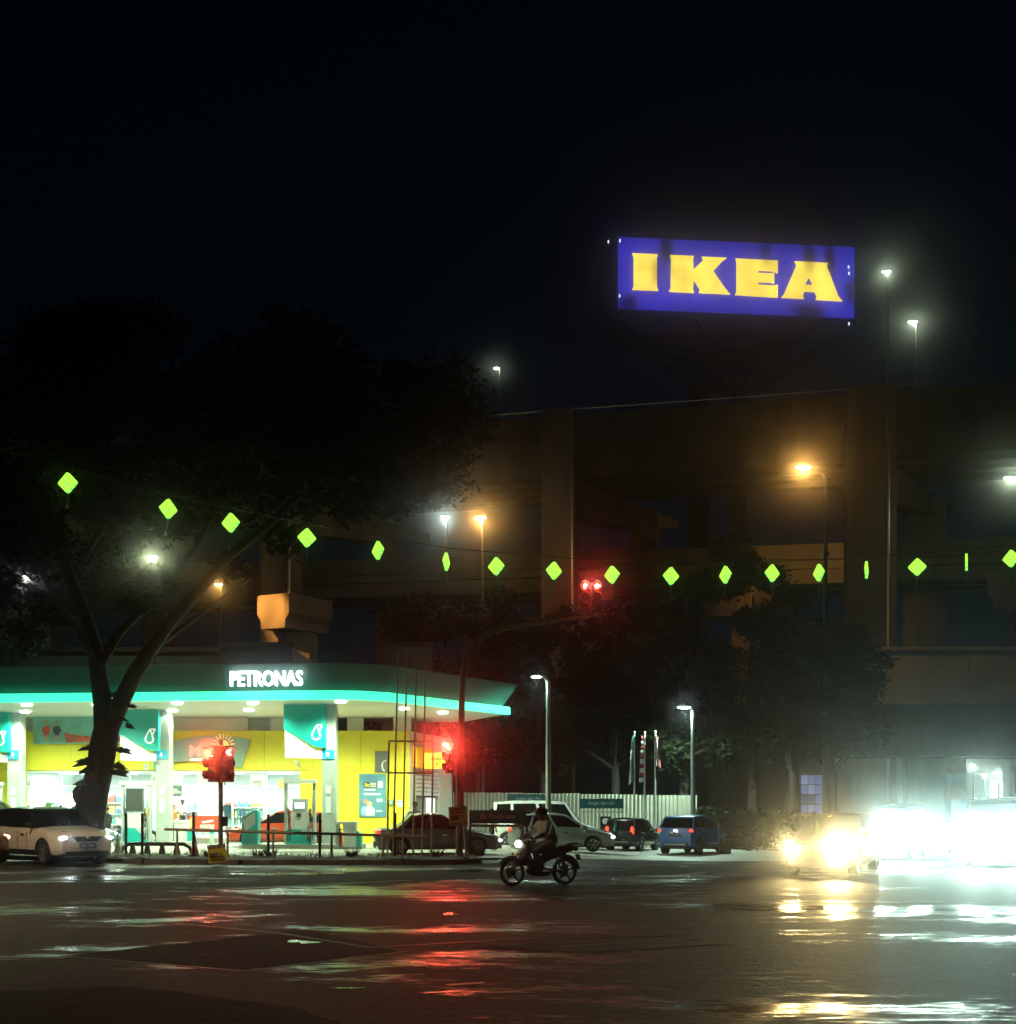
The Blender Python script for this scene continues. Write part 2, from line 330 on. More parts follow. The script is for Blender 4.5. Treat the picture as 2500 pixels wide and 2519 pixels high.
xs_ = (-60, -38, -20, -3, 14, 31, 48, 70)
for x0, x1 in zip(xs_, xs_[1:]):
    a, c = VA.lerp(VB, (x0+60)/130), VA.lerp(VB, (x1+60-.05)/130); z0, z1 = 17.65, 17.65
    b = MB(); deckbox(b, a, c, 0, .3, z0-.4, z0+.6, z1-.4, z1+.6); b.build('parapet', CONC, vd, world=True)
    b = MB(); deckbox(b, a, c, .25, 6, z0-.9, z0-.42, z1-.9, z1-.42); b.build('deck_span', CONC, vd, world=True)
    for w in (.9, 3.0, 5.1):
        b = MB(); deckbox(b, a, c, w-.3, w+.3, z0-1.8, z0-.85, z1-1.8, z1-.85); b.build('girder', CONC, vd, world=True)
for x in (-38, 14, 31, 48):
    p = VA.lerp(VB, (x+60)/130); z = 17.65+.6; b = MB()
    def cap(t, s_): k = p+UC*s_; return k
    # hammerhead whose end faces the junction
    prof = [(-1.25, z-2.4), (1.25, z-2.4), (1.25, z-3.6), (.95, z-4.1), (.95, z-4.55), (-.95, z-4.55), (-.95, z-4.1), (-1.25, z-3.6)]
    v = []
    for w in (-1.1, 6.5):
        k = p+UC*w; v += [(k.x+a_, k.y-.18*a_, zz) for a_, zz in prof]
    n = len(prof); b.add(v, [tuple(range(n)), tuple(range(2*n-1, n-1, -1))]+[(i, n+i, n+(i+1) % n, (i+1) % n) for i in range(n)])
    b.build('crosshead', CONC_PIER, vd, world=True)
    q = p+UC*2.5; MB().box((q.x, q.y, (z-4.5)/2-.3), (1.7, 1.7, z-3.9), rz=-.18).build('pier', CONC_PIER, vd, world=True)
# crossbeam whose end face catches the spot added at the amber lamp
p = Vector((-9.8, 81.6, 0)); prof = [(-1.2, 14.8), (1.2, 14.8), (1.2, 13.6), (.9, 13.2), (.9, 12.7), (-.9, 12.7), (-.9, 13.2), (-1.2, 13.6)]; v = []; b = MB()
for w in (-8.0, -4.2):
    k = p+UC*w; v += [(k.x+a_*.9, k.y-.43*a_, zz) for a_, zz in prof]
n = len(prof); b.add(v, [tuple(range(n)), tuple(range(2*n-1, n-1, -1))]+[(i, n+i, n+(i+1) % n, (i+1) % n) for i in range(n)]); b.build('crossbeam', CONC_PIER, vd, world=True)
k = p-UC*5.5; MB().box((k.x, k.y, 6.2), (1.5, 1.5, 13.2), rz=-.18).build('pier', CONC_PIER, vd, world=True)
br = thing('road_bridge', 'low pale-walled road bridge crossing behind the oncoming cars', 'bridge', (25, 56, 0))
PALE = M('pale bridge wall', (.56, .63, .68), .8, var=.15, scale=.6, bump=.08)
bxs = [15.6+i*5.2 for i in range(9)]
for x0, x1 in zip(bxs, bxs[1:]):
    MB().b2(x0, x1-.03, 55, 55.35, 6.35, 8.75).build('wall_panel', PALE, br, world=True)
    MB().b2(x0, x1-.03, 54.9, 55.4, 8.752, 8.9).build('coping', PALE, br, world=True)
for i, (y, z0, z1) in enumerate(((55.25, 5.55, 6.35), (55.45, 4.75, 5.5), (55.2, 4.1, 4.7), (57.5, 4.3, 6.3), (60, 4.3, 6.3), (62.5, 4.3, 6.3))):
    b = MB(); b.b2(15.6, 59, y, y+.5, z0, z1); b.b2(15.6, 59, y-.12, y+.62, z0-.12, z0); b.build('girder', CONC, br, world=True)
MB().b2(15.6, 59, 55.36, 64, 6.36, 6.9).build('deck_slab', CONC, br, world=True)
MB().b2(34.5, 35.6, 55.2, 64, -.6, 4.05).build('abutment', CONC, br, world=True)
# painted column under the bridge
pc = thing('painted_column', 'yellow and blue striped column under the low bridge', 'column', (XD(2352, 66), 66, 0))
YP, BP = M('yellow column paint', (.75, .62, .08), .6, var=.1), M('blue column paint', (.05, .22, .45), .6, var=.1)
for z0, z1, m_ in ((-.6, .6, BP), (.6, 2.1, M('pale blue paint', (.4, .6, .68), .6)), (2.1, 2.9, YP), (2.9, 3.5, BP), (3.5, 6.3, YP)):
    MB().b2(-.42, .42, -.42, .42, z0+.001, z1-.001).build('paint_band', m_, pc)
wl = MB(); wl.b2(15.5, 60, 79.5, 80, -.6, 1.0); tag(wl.build('retaining_wall', CONC), 'dim grey wall far behind under the low bridge', 'wall')
# ------------------------------------------------------------------ petrol station canopy
OUT = [(-30, 47.7), (-19.44, 46.7), (-8.3, 45.5), (-6.6, 45.35), (-5.6, 45.5), (-4.7, 46.1), (-.25, 52.6), (-2.2, 57.2), (-30, 57.2)]
def offs(pl, d):
    out = []; n = len(pl)
    for i in range(n):
        a, b_, c = Vector(pl[i-1]), Vector(pl[i]), Vector(pl[(i+1) % n])
        n1 = Vector(((b_-a).y, -(b_-a).x)).normalized(); n2 = Vector(((c-b_).y, -(c-b_).x)).normalized()
        k = (n1+n2).normalized(); out.append(b_+k*(d/max(.5, k.dot(n1))))
    return [(p.x, p.y) for p in out]
def band(b, lo, z0, hi, z1, upto=None):
    n = len(lo) if upto is None else upto
    for i in range(n):
        j = (i+1) % len(lo); b.add([(*lo[i], z0), (*lo[j], z0), (*hi[j], z1), (*hi[i], z1)], [(0, 1, 2, 3)])
cn = thing('station_canopy', 'teal petrol station canopy with glowing green edge strip and white lettering', 'canopy', (-12, 50, .07))
FASC = M('fascia teal metal', (.003, .05, .04), .55, var=.08, scale=.8)
bd = MB(); band(bd, offs(OUT, .0), 6.0, offs(OUT, .62), 6.95); band(bd, offs(OUT, .62), 6.95, offs(OUT, .3), 7.0); bd.add([(*p, 7.0) for p in offs(OUT, .3)], [tuple(range(len(OUT)))]); bd.build('fascia', FASC, cn, world=True)
# seams of the fascia panels
ol = resample([Vector(p) for p in OUT[:7]], 2.4); 
for p in ol[1:-1]:
    q = p*1.0; MB().box((q.x+.0, q.y-.335, 6.48), (.03, .03, 1.1), rx=R(32)).build('panel_seam', TEALD, cn, world=True) if q.x < -7 else None
GREEN = (.03, 1.0, .55)
bd = MB(); band(bd, offs(OUT, .3), 5.66, offs(OUT, .3), 5.98, 6); band(bd, offs(OUT, .3), 5.98, offs(OUT, -.02), 6.0, 6); band(bd, offs(OUT, .3), 5.66, offs(OUT, .10), 5.655, 6)
bd.build('light_strip', E('green strip light', (.05, .95, .50), 1.6, True), cn, world=True)
SOFF = M('soffit panel', (.82, .84, .74), .45, var=.04, scale=.6)
bd = MB(); bd.add([(*p, 5.67) for p in offs(OUT, .10)], [tuple(range(len(OUT)))]); bd.build('soffit', SOFF, cn, world=True)
LW = (.76, 1.0, .62)
DLM = E('canopy downlight lens', (.85, 1, .85), 14, False)
for px, py in ((66, 1733), (62, 1750), (436, 1729), (424, 1747), (622, 1729), (612, 1746), (838, 1725), (994, 1742), (258, 1749), (240, 1733), (-160, 1735), (-300, 1748), (800, 1748), (1090, 1752)):
    d = F*(5.66-EYE)/(HZ-py); x = XD(px, d)
    if d > 56: d = 56
    fx = MB(); fx.lathe([(0, 5.60), (.17, 5.60), (.21, 5.63), (.21, 5.668)], (x, d, 0), n=14); fx.build('downlight', DLM, cn, world=True)
    light('canopy_downlight', 'SPOT', Vector((x, d, 5.57))-Vector(cn.location), LW, 1900, cn, .18, (0, 0, -1), R(155), .6)
COLS = [(41, 51.8, '4'), (405, 50.4, '6'), (812, 47.8, '8')]
SPW = E('lit white sign panel', (.85, .9, .9), .35, False, (.8, .8, .8))
LOGO = M('white logo', (.8, .82, .82), .5, var=0, emit=(1, 1, 1), es=.5, sample=False)
def drop_logo(parent, x, y, z, h):
    """droplet outline with a slanted open top and a ring in the belly"""
    b = MB(); r = h*.31; cz_ = z-h*.19; n = 28; o_, i_ = [], []
    for k in range(n):
        a = R(38)+R(284)*k/(n-1)+R(90)-R(0); o_.append((x+math.cos(a)*r, cz_+math.sin(a)*r)); i_.append((x+math.cos(a)*r*.68, cz_+math.sin(a)*r*.68))
    for k in range(n-1): b.prism([o_[k], o_[k+1], i_[k+1], i_[k]], 'y', y-.015, y)
    def bar(p, q, w):
        p, q = Vector(p), Vector(q); m = (q-p).normalized(); m = Vector((-m.y, m.x))*w/2; b.prism([tuple(p-m), tuple(q-m), tuple(q+m), tuple(p+m)], 'y', y-.0148, y)
    w = h*.09; A = (x+r*.15, z+h*.46); C = (x+r*1.25, z+h*.46)
    bar(o_[0], A, w); bar(A, C, w); bar(C, o_[-1], w); bar(A, (x+r*.62, cz_+r*.75), w*.9)
    return b.build('logo', LOGO, parent, world=False)
for px, d, num in COLS:
    x = XD(px, d); bs = .07
    c = MB(); c.b2(x-.27, x+.27, d-.3, d+.3, .22, 5.66); cu = c.build('column', GREYP, cn, world=True)
    npl = MB(); npl.b2(x-.3, x+.22, d-.345, d-.305, ZD(1868, d), ZD(1846, d)); q = npl.build('number_plate', M('cyan plate', (.03, .42, .60), .4, var=0, emit=(.03, .42, .6), es=.25, sample=False), cn, world=True)
    text(num, .11, .2, .01, LOGO, q, Vector((x-.04, d-.357, ZD(1857, d)))-Vector(cn.location))
    # side fin: teal box over white box, both cut on the slant
    k = F/d; X = lambda p: x+(p-812)/62.8; Z = lambda p: ZD(1988-(1988-p)*1.0, 47.8)
    zt = 5.64
    t = MB(); t.prism([(X(705), zt), (X(705), Z(1796)), (X(782), Z(1840)), (X(807), Z(1841)), (X(807), zt)], 'y', d-.62, d-.34); fin = t.build('spandrel_panel', TEAL, cn, world=True)
    t = MB(); t.prism([(X(707), Z(1799)), (X(707), Z(1865)), (X(797), Z(1867)), (X(797), Z(1849)), (X(782), Z(1847))], 'y', d-.5, d-.33); t.build('white_panel', SPW, cn, world=True)
    lg = drop_logo(fin, X(784)-cn.location.x, d-.622-cn.location.y, Z(1804)-cn.location.z, .62)
    for i, (zz, h_) in enumerate(((2.35, .32), (1.75, .62))):
        MB().b2(x-.12, x+.08, d-.315, d-.305, zz-h_/2, zz+h_/2).build('notice', WHITE, cn, world=True)
text('PETRONAS', 2.72, .56, .08, E('white letter light', (.9, 1, .98), 6, True), cn, P(661, 1672, 45.4)-Vector(cn.location)+Vector((0, -.42, 0)), rz=-.1, tilt=-R(0))
# ------------------------------------------------------------------ shop building
SY = 54.0; SP = F/SY
def sx(px): return XD(px, SY)
def sz(py): return ZD(py, SY)
sh = thing('station_shop', 'yellow-fronted station shop with bright glass front under the canopy', 'shop', (-14, 56, .07))
def wall(x0, x1, z0, z1, m, name='wall_panel', y0=SY, y1=SY+.25): return MB().b2(x0, x1, y0, y1, z0, z1).build(name, m, sh, world=True)
xr = sx(1007); xl = sx(-420); g0, g1 = sx(66), sx(738)
# cladding in panels
def panels(x0, x1, z0, z1, step=2.2):
    n = max(1, round((x1-x0)/step))
    for i in range(n): wall(x0+(x1-x0)*i/n+.006, x0+(x1-x0)*(i+1)/n-.006, z0, z1, YELLOW, y1=SY+.2)
panels(xl, xr, sz(1895), 5.05); panels(g1, xr, 0.06, sz(1895)-.01); panels(xl, g0, .06, sz(1895)-.01)
wall(xl, xr, .05, 5.0, M('wall backing', (.2, .2, .18), .8), 'backing_wall', SY+.27, SY+.3) if 0 else None
# cream upper storey: piers with gaps
for a, c in ((-420, 606), (662, 826), (852, 892), (966, 1010)): wall(sx(a), sx(c), 5.06, 5.66, CREAM, 'upper_wall', SY+.3, SY+.6)
wall(sx(606), sx(662), 5.06, 5.66, M('frosted grey window', (.30, .36, .33), .4), 'upper_window', SY+.5, SY+.55); MB().b2(sx(640)-.03, sx(640)+.03, SY+.44, SY+.5, 5.06, 5.66).build('mullion', STEEL, sh, world=True)
# side wall, receding
sd = MB(); E0, E1 = Vector((xr+.004, SY, 0)), Vector((-2.76, 60, 0)); u = (E1-E0).normalized(); nrm = Vector((u.y, -u.x, 0))
def sidebox(a, c, z0, z1, out, m, name, depth=.2, parent=None):
    b = MB(); v = []
    for t in (a, c):
        for o_ in (out, out-depth):
            p = E0+u*t+nrm*o_; v += [(p.x, p.y, z0), (p.x, p.y, z1)]
    b.add(v, [(0, 1, 3, 2), (4, 6, 7, 5), (0, 4, 5, 1), (2, 3, 7, 6), (0, 2, 6, 4), (1, 5, 7, 3)]); return b.build(name, m, parent or sh, world=True)
SL = (E1-E0).length
sidebox(.0, SL, 3.35, 5.05, 0, CREAM, 'side_wall'); sidebox(0, .9, .06, 3.34, 0, CREAM, 'side_wall'); sidebox(4.3, SL, .06, 3.34, 0, CREAM, 'side_wall')
sidebox(.9, 4.3, .06, 2.15, -.15, M('grey roller door', (.24, .25, .22), .6), 'door'); sidebox(2.7, 3.9, .06, 2.1, -.1, E('lit doorway', (.95, 1, .93), .9), 'doorway')
for i in range(6): sidebox(.9, 4.3, 2.2+i*.19, 2.36+i*.19, -.04-.02*(i % 2), M('louvre blade', (.7, .72, .68), .5), 'louvre_blade', .06)
atm = sidebox(.3, 2.9, 3.45, 4.35, .25, M('orange sign', (.85, .42, .02), .45, var=.03, emit=(.9, .42, .02), es=.35, sample=False), 'wall_sign', .2)
ang = math.atan2(u.y, u.x)
asg = thing('bank_sign', 'orange illuminated bank ATM sign on the shop corner', 'sign', (XD(1075, 52.2), 52.2, ZD(1890, 52.2)))
MB().box((0, 0, .32), (1.05, .16, .66)).build('sign_box', M('orange sign', (1, 1, 1)), asg)
text('Maybank', .62, .14, .01, M('black sign lettering', (.02, .02, .02), .5, var=0), asg, (.05, -.092, .4)); text('ATM', .3, .09, .01, _m['black sign lettering'], asg, (-.08, -.092, .2))
MB().box((.0, .3, .45), (.06, .6, .06)).build('bracket', STEEL, asg)
# shop front glazing and interior
GL = bpy.data.materials.new('shop glass'); GL.use_nodes = True
t_ = GL.node_tree; pb = t_.nodes['Principled BSDF']; tr = t_.nodes.new('ShaderNodeBsdfTransparent'); gl_ = t_.nodes.new('ShaderNodeBsdfGlossy'); gl_.inputs['Roughness'].default_value = .03
mxs = t_.nodes.new('ShaderNodeMixShader'); mxs.inputs[0].default_value = .1; tr.inputs[0].default_value = (.93, 1, .96, 1)
t_.links.new(tr.outputs[0], mxs.inputs[1]); t_.links.new(gl_.outputs[0], mxs.inputs[2]); t_.links.new(mxs.outputs[0], t_.nodes['Material Output'].inputs[0])
npn = 8; gw = (g1-g0)/npn
for i in range(npn):
    fr = MB(); x0 = g0+gw*i
    fr.b2(x0, x0+.06, SY, SY+.08, .3, 3.26); fr.b2(x0+.06, x0+gw, SY, SY+.08, .3, .38); fr.b2(x0+.06, x0+gw, SY, SY+.08, 3.2, 3.26); fr.b2(x0+.06, x0+gw, SY+.01, SY+.07, 2.58, 2.63)
    fo = fr.build('window_frame', WHITE, sh, world=True)
    MB().b2(x0+.06, x0+gw, SY+.035, SY+.045, .38, 3.2).build('pane', GL, fo, world=False) if 0 else None
    pn = MB(); pn.b2(x0+.06-sh.location.x, x0+gw-sh.location.x, SY+.035-sh.location.y, SY+.045-sh.location.y, .38-sh.location.z, 3.2-sh.location.z); pn.build('pane', GL, fo)
INT = M('shop interior white', (.72, .76, .74), .6, var=.05)
MB().b2(g0-.2, g1+.2, 60, 60.2, .1, 3.4).build('back_wall', INT, sh, world=True); MB().b2(g0-.2, g1+.2, SY+.1, 60, 3.27, 3.4).build('ceiling', INT, sh, world=True)
MB().b2(g0-.2, g1+.2, SY-.4, 60, .07, .3).build('floor_slab', M('shop floor', (.5, .5, .47), .3), sh, world=True)
for xx in (g0-.2, g1+.05): MB().b2(xx, xx+.15, SY+.25, 60, .1, 3.4).build('end_wall', INT, sh, world=True)
MB().b2(xl, xr, SY+.6, 60, 5.0, 5.06).build('roof_slab', CONC, sh, world=True)
TUBE = E('shop ceiling tube', (.85, 1, .95), 5, False)
for i in range(5):
    x = g0+1.2+i*2.4; MB().b2(x-.6, x+.6, 56.2, 56.35, 3.2, 3.265).build('ceiling_light', TUBE, sh, world=True)
    light('shop_light', 'AREA', Vector((x, 56.3, 3.18))-Vector(sh.location), (.82, 1, .93), 520, sh, shape=(1.6, .4), aim=(0, 0, -1))
# curved shop sign on the fascia
sg = thing('shop_sign', 'grey-green curved shop sign with pink script and a rising sun', 'sign', (sx(492), SY, sz(1895)))
pts = [(380, 1896), (400, 1888), (440, 1874), (490, 1866), (540, 1864), (574, 1868), (596, 1886), (618, 1822), (590, 1815), (555, 1809), (520, 1809), (480, 1814), (440, 1820), (410, 1830), (380, 1845)]
pts = [(380, 1895), (420, 1876), (470, 1872), (520, 1876), (596, 1888), (618, 1821), (580, 1813), (545, 1809), (510, 1810), (470, 1815), (430, 1824), (380, 1843)]
MB().prism([(sx(a)-sg.location.x, sz(c)-sg.location.z) for a, c in pts], 'y', -.18, -.02).build('sign_board', M('sage sign board', (.16, .36, .33), .5, var=.06), sg)
text('Mesra', 1.65, .5, .03, M('pink script', (.8, .25, .2), .4, var=0, emit=(1, .45, .35), es=.8, sample=False), sg, (sx(516)-sg.location.x, -.22, sz(1848)-sg.location.z))
MB().b2(sx(470)-sg.location.x, sx(560)-sg.location.x, -.2, -.18, sz(1872)-sg.location.z, sz(1867)-sg.location.z).build('underline', LOGO, sg)
sb = MB(); cxs, czs = sx(552)-sg.location.x, sz(1835)-sg.location.z
sb.prism([(cxs+math.cos(R(a))*.24, czs+math.sin(R(a))*.24) for a in range(0, 181, 15)], 'y', -.2, -.18)
for a in range(10, 171, 20): sb.box((cxs+math.cos(R(a))*.42, -.19, czs+math.sin(R(a))*.42), (.2, .02, .04), ry=-R(a))
sb.build('sun_emblem', M('sun orange', (.9, .5, .1), .4, var=0, emit=(1, .6, .2), es=.8, sample=False), sg)
# long banner left
bn = thing('wall_banner', 'long teal banner with two printed figures above the shop windows', 'banner', (sx(190), SY, sz(1830)))
MB().b2(sx(85)-bn.location.x, sx(305)-bn.location.x, -.1, -.03, 0, sz(1761)).build('cloth', M('banner print', (.2, .48, .45), .6, var=.5, scale=.9), bn) if 0 else None
MB().b2(sx(85)-bn.location.x, sx(305)-bn.location.x, -.1, -.03, 0, sz(1761)-sz(1830)).build('cloth', M('banner print', (.22, .50, .46), .6, var=.5, scale=.9), bn)
for px, cc in ((116, (.6, .06, .04)), (142, (.05, .05, .07))):
    f_ = MB(); xx = sx(px)-bn.location.x; f_.prism([(xx-.15, .74), (xx-.2, .52), (xx-.13, .5), (xx-.1, .38), (xx+.1, .38), (xx+.12, .5), (xx+.2, .54), (xx+.14, .76), (xx, .8)], 'y', -.112, -.1); lg_ = MB(); lg_.prism([(xx-.1, .38), (xx-.08, .08), (xx-.02, .08), (xx, .3), (xx+.03, .08), (xx+.09, .08), (xx+.1, .38)], 'y', -.111, -.1); lg_.build('printed_legs', M('print face', (.5, .3, .2), .6), bn); f_.build('printed_clothing', M('print %g' % px, cc, .6, var=.2), bn)
    h_ = MB(); h_.prism([(xx+math.cos(R(a))*.085, .93+math.sin(R(a))*.11) for a in range(0, 360, 30)], 'y', -.113, -.1); h_.build('printed_head', M('print face', (.5, .3, .2), .6), bn)
f_ = MB(); f_.prism([(sx(160)-bn.location.x, .5), (sx(165)-bn.location.x, .06), (sx(300)-bn.location.x, .08), (sx(300)-bn.location.x, .3), (sx(235)-bn.location.x, .3), (sx(190)-bn.location.x, .38)], 'y', -.112, -.1); f_.build('printed_swoosh', M('print red', (.62, .12, .07), .6, var=.4, scale=3), bn)
# posters on the yellow wall
ps = thing('wall_poster', 'tall blue promotional poster with 3x offer on the yellow wall', 'poster', (sx(917), SY, sz(2010)))
PX = lambda p: sx(p)-ps.location.x; PZ = lambda p: sz(p)-ps.location.z
MB().b2(PX(884), PX(950), -.06, -.005, 0, PZ(1904)).build('board', M('poster blue', (.09, .26, .36), .45, var=.35, scale=.8), ps)
MB().b2(PX(895), PX(928), -.072, -.06, PZ(1938), PZ(1924)).build('offer_box', M('offer dark', (.05, .07, .08), .5), ps); text('3x', .22, .15, .01, M('offer yellow', (.85, .6, .05), .5, var=0, emit=(.9, .6, .05), es=.2, sample=False), ps, (PX(904), -.08, PZ(1931)))
for pz_ in (1927, 1931, 1935): MB().b2(PX(911), PX(926), -.078, -.072, PZ(pz_+1), PZ(pz_-1)).build('offer_line', WHITE, ps)
MB().b2(PX(896), PX(937), -.068, -.06, PZ(1956), PZ(1951)).build('print_line', WHITE, ps)
MB().b2(PX(896), PX(925), -.068, -.06, PZ(1945), PZ(1941)).build('print_line', WHITE, ps); MB().b2(PX(927), PX(941), -.068, -.06, PZ(1997), PZ(1994)).build('print_line', WHITE, ps)
for k_ in range(3): MB().b2(PX(927), PX(941), -.068, -.06, PZ(1967+3*k_), PZ(1965+3*k_)).build('print_line', WHITE, ps)
MB().b2(PX(930), PX(942), -.07, -.06, PZ(1938), PZ(1922)).build('printed_phone', WHITE, ps)
for px, py, r_, cc in ((899, 1972, 7, (.42, .28, .2)), (910, 1978, 7, (.5, .36, .27))):
    f_ = MB(); f_.prism([(PX(px+math.cos(R(a))*r_), PZ(py+math.sin(R(a))*r_)) for a in range(0, 360, 30)], 'y', -.075, -.06); f_.build('printed_head', M('print skin %d' % px, cc, .6), ps)
    f_ = MB(); f_.prism([(PX(px-9), PZ(2006)), (PX(px+11), PZ(2006)), (PX(px+13), PZ(1992)), (PX(px+6), PZ(1984)), (PX(px-6), PZ(1984)), (PX(px-10), PZ(1992))], 'y', -.07-.003*(px > 905), -.06); f_.build('printed_clothing', M('print cloth %d' % px, (.25, .5, .6) if px < 905 else (.7, .7, .68), .6), ps)
pk = thing('grey_notice', 'dark grey notice with a white swirl above the blue poster', 'poster', (sx(940), SY, sz(1900)))
MB().b2(sx(923)-pk.location.x, sx(955)-pk.location.x, -.06, -.005, 0, sz(1848)-sz(1900)).build('board', M('notice grey', (.12, .13, .13), .5), pk)
w_ = MB(); w_.tube([(sx(953)-pk.location.x-.18*math.cos(R(a))-.05, -.065, .28+.24*math.sin(R(a))) for a in range(-70, 100, 14)], .035, 6); w_.build('swirl', WHITE, pk)
sm = thing('small_notice', 'small white notice low on the yellow wall behind the pole frame', 'poster', (sx(985), SY, sz(1985))); MB().b2(-.16, .16, -.02, -.004, 0, .3).build('sheet', WHITE, sm); MB().b2(-.12, .12, -.024, -.02, .2, .24).build('print_line', M('notice grey'), sm)
gb = thing('meter_box', 'small grey-green box fixed low on the yellow wall', 'box', (sx(962), SY, sz(1980))); MB().box((0, -.08, .11), (.2, .15, .22)).build('case', M('sage sign board'), gb); MB().box((0, -.16, .12), (.14, .01, .12)).build('lid', GREYP, gb)
cc_ = thing('security_camera', 'small white security camera below the white canopy panel', 'camera', (sx(735), SY, sz(1880)))
MB().box((-.12, -.05, .1), (.14, .1, .12)).build('bracket', WHITE, cc_); MB().tube([(-.1, -.1, .06), (.06, -.22, -.04)], .025, 6).build('arm', WHITE, cc_); MB().tube([(.02, -.15, -.02), (.1, -.36, -.09)], .06, 10).build('housing', M('camera grey', (.3, .32, .3), .4), cc_)
# goods and fittings inside
def shelf(px, py0, py1, w, d, label, cols):
    x = XD(px, d); t = thing('shelf_unit', label, 'shelf', (x, d, .3)); h = ZD(py1, d)-.3
    fr = MB(); fr.b2(-w/2, w/2, .28, .3, 0, h); fr.b2(-w/2, -w/2+.03, 0, .28, 0, h); fr.b2(w/2-.03, w/2, 0, .28, 0, h); fr.build('frame', WHITE, t)
    n = 4
    for i in range(n):
        MB().b2(-w/2+.03, w/2-.03, 0, .28, h*i/n, h*i/n+.03).build('shelf', WHITE, t)
        for k, cc in enumerate(cols):
            b = MB(); x = -w/2+.06+k*(w-.12)/len(cols)
            while x < -w/2+.06+(k+1)*(w-.12)/len(cols)-.08:
                ww = random.uniform(.06, .1); b.b2(x, x+ww, .02, .2, h*i/n+.032, h*i/n+.032+random.uniform(.12, h/n*.75)); x += ww+.015
            if b.v: stuff(b.build('goods', M('goods %d' % ((i*3+k) % 9), [(.5, .1, .08), (.1, .3, .5), (.6, .55, .1), (.1, .4, .25), (.7, .7, .7), (.45, .2, .4), (.7, .35, .1), (.05, .1, .2), (.3, .5, .55)][(i*3+k) % 9], .5), t))
shelf(120, 2050, 1960, 1.5, 58.5, 'goods shelf inside the shop behind the leafy shrub', (1, 2, 3)); shelf(300, 2050, 1950, 1.8, 58.6, 'goods shelf inside the shop behind the left pump', (1, 2, 3))
shelf(455, 2050, 1975, 1.4, 58.4, 'goods shelf behind the man in the white shirt', (1, 2)); shelf(600, 2050, 1965, 1.9, 58.7, 'goods shelf inside the shop above the red car', (1, 2, 3))
for px, lab in ((98, 'left of two bright wall screens inside the shop'), (122, 'right of two bright wall screens inside the shop')):
    t = thing('wall_screen', lab, 'screen', (XD(px, 57.6), 57.6, ZD(1946, 57.6))); MB().b2(-.21, .21, 0, .06, 0, .34).build('casing', DARK, t); MB().b2(-.185, .185, -.008, 0, .03, .31).build('display', E('screen glow', (.7, .9, 1), 1.4), t)
fg = thing('drinks_fridge', 'white drinks fridge beside the man standing in the shop', 'fridge', (XD(162, 57), 57, .3)); MB().b2(-.35, .35, 0, .6, 0, 2.0).build('cabinet', WHITE, fg); MB().b2(-.28, .28, -.02, 0, .4, 1.7).build('door', E('fridge glow', (.75, .95, 1), .9), fg); MB().b2(.2, .23, -.05, -.02, .8, 1.3).build('handle', STEEL, fg)
CLB = M('navy cloth', (.03, .09, .14), .8)
ts = thing('shirt_display', 'dark blue t-shirt on a mannequin stand in the shop window', 'mannequin', (XD(560, 55.2), 55.2, .3))
MB().prism([(-.12, .85), (.12, .85), (.15, 1.2), (.26, 1.15), (.3, 1.3), (.14, 1.48), (-.14, 1.48), (-.3, 1.3), (-.26, 1.15), (-.15, 1.2)], 'y', -.1, .1).build('shirt', CLB, ts); MB().tube([(0, 0, 0), (0, 0, 1.6)], .02, 6).build('stand', STEEL, ts); MB().lathe([(.2, 0), (.2, .03), (0, .04)], (0, 0, 0)).build('base', STEEL, ts)
for px, nm in ((588, 'left rail of hanging dark clothes in the shop window'), (622, 'right rail of hanging dark clothes in the shop window')):
    t = thing('clothes_rail', nm, 'clothes rail', (XD(px, 55.6), 55.6, .3)); b = MB(); b.tube([(-.4, 0, 0), (-.4, 0, 1.3), (.4, 0, 1.3), (.4, 0, 0)], .018, 6); b.build('rail', STEEL, t)
    for k in range(6): MB().box((-.33+k*.13, 0, .92), (.06, .4, .68), rz=.2).build('garment', [CLB, M('grey cloth', (.15, .17, .17), .8), M('goods 3')][k % 3], t)
pb_ = thing('red_banner', 'red sales banner with white lettering beside the shop door', 'banner', (XD(505, 53.2), 53.2, .3))
MB().b2(-.78, .62, -.03, .0, .28, 1.0).build('cloth', M('banner red', (.62, .07, .03), .5, var=.15), pb_); text('MANTAP', .62, .2, .008, WHITE, pb_, (.1, -.042, .52)); MB().box((.12, -.038, .74), (.5, .012, .09), ry=-.15).build('print_line', WHITE, pb_)
b = MB(); b.b2(-.8, -.76, -.03, .03, 0, 1.02); b.b2(.6, .64, -.03, .03, 0, 1.02); b.build('stand', STEEL, pb_); MB().lathe([(.09, .4), (.11, .45), (.11, .85), (.06, .93)], (-.55, -.05, 0), n=10).build('printed_cup', M('cup yellow', (.7, .5, .1), .5), pb_)
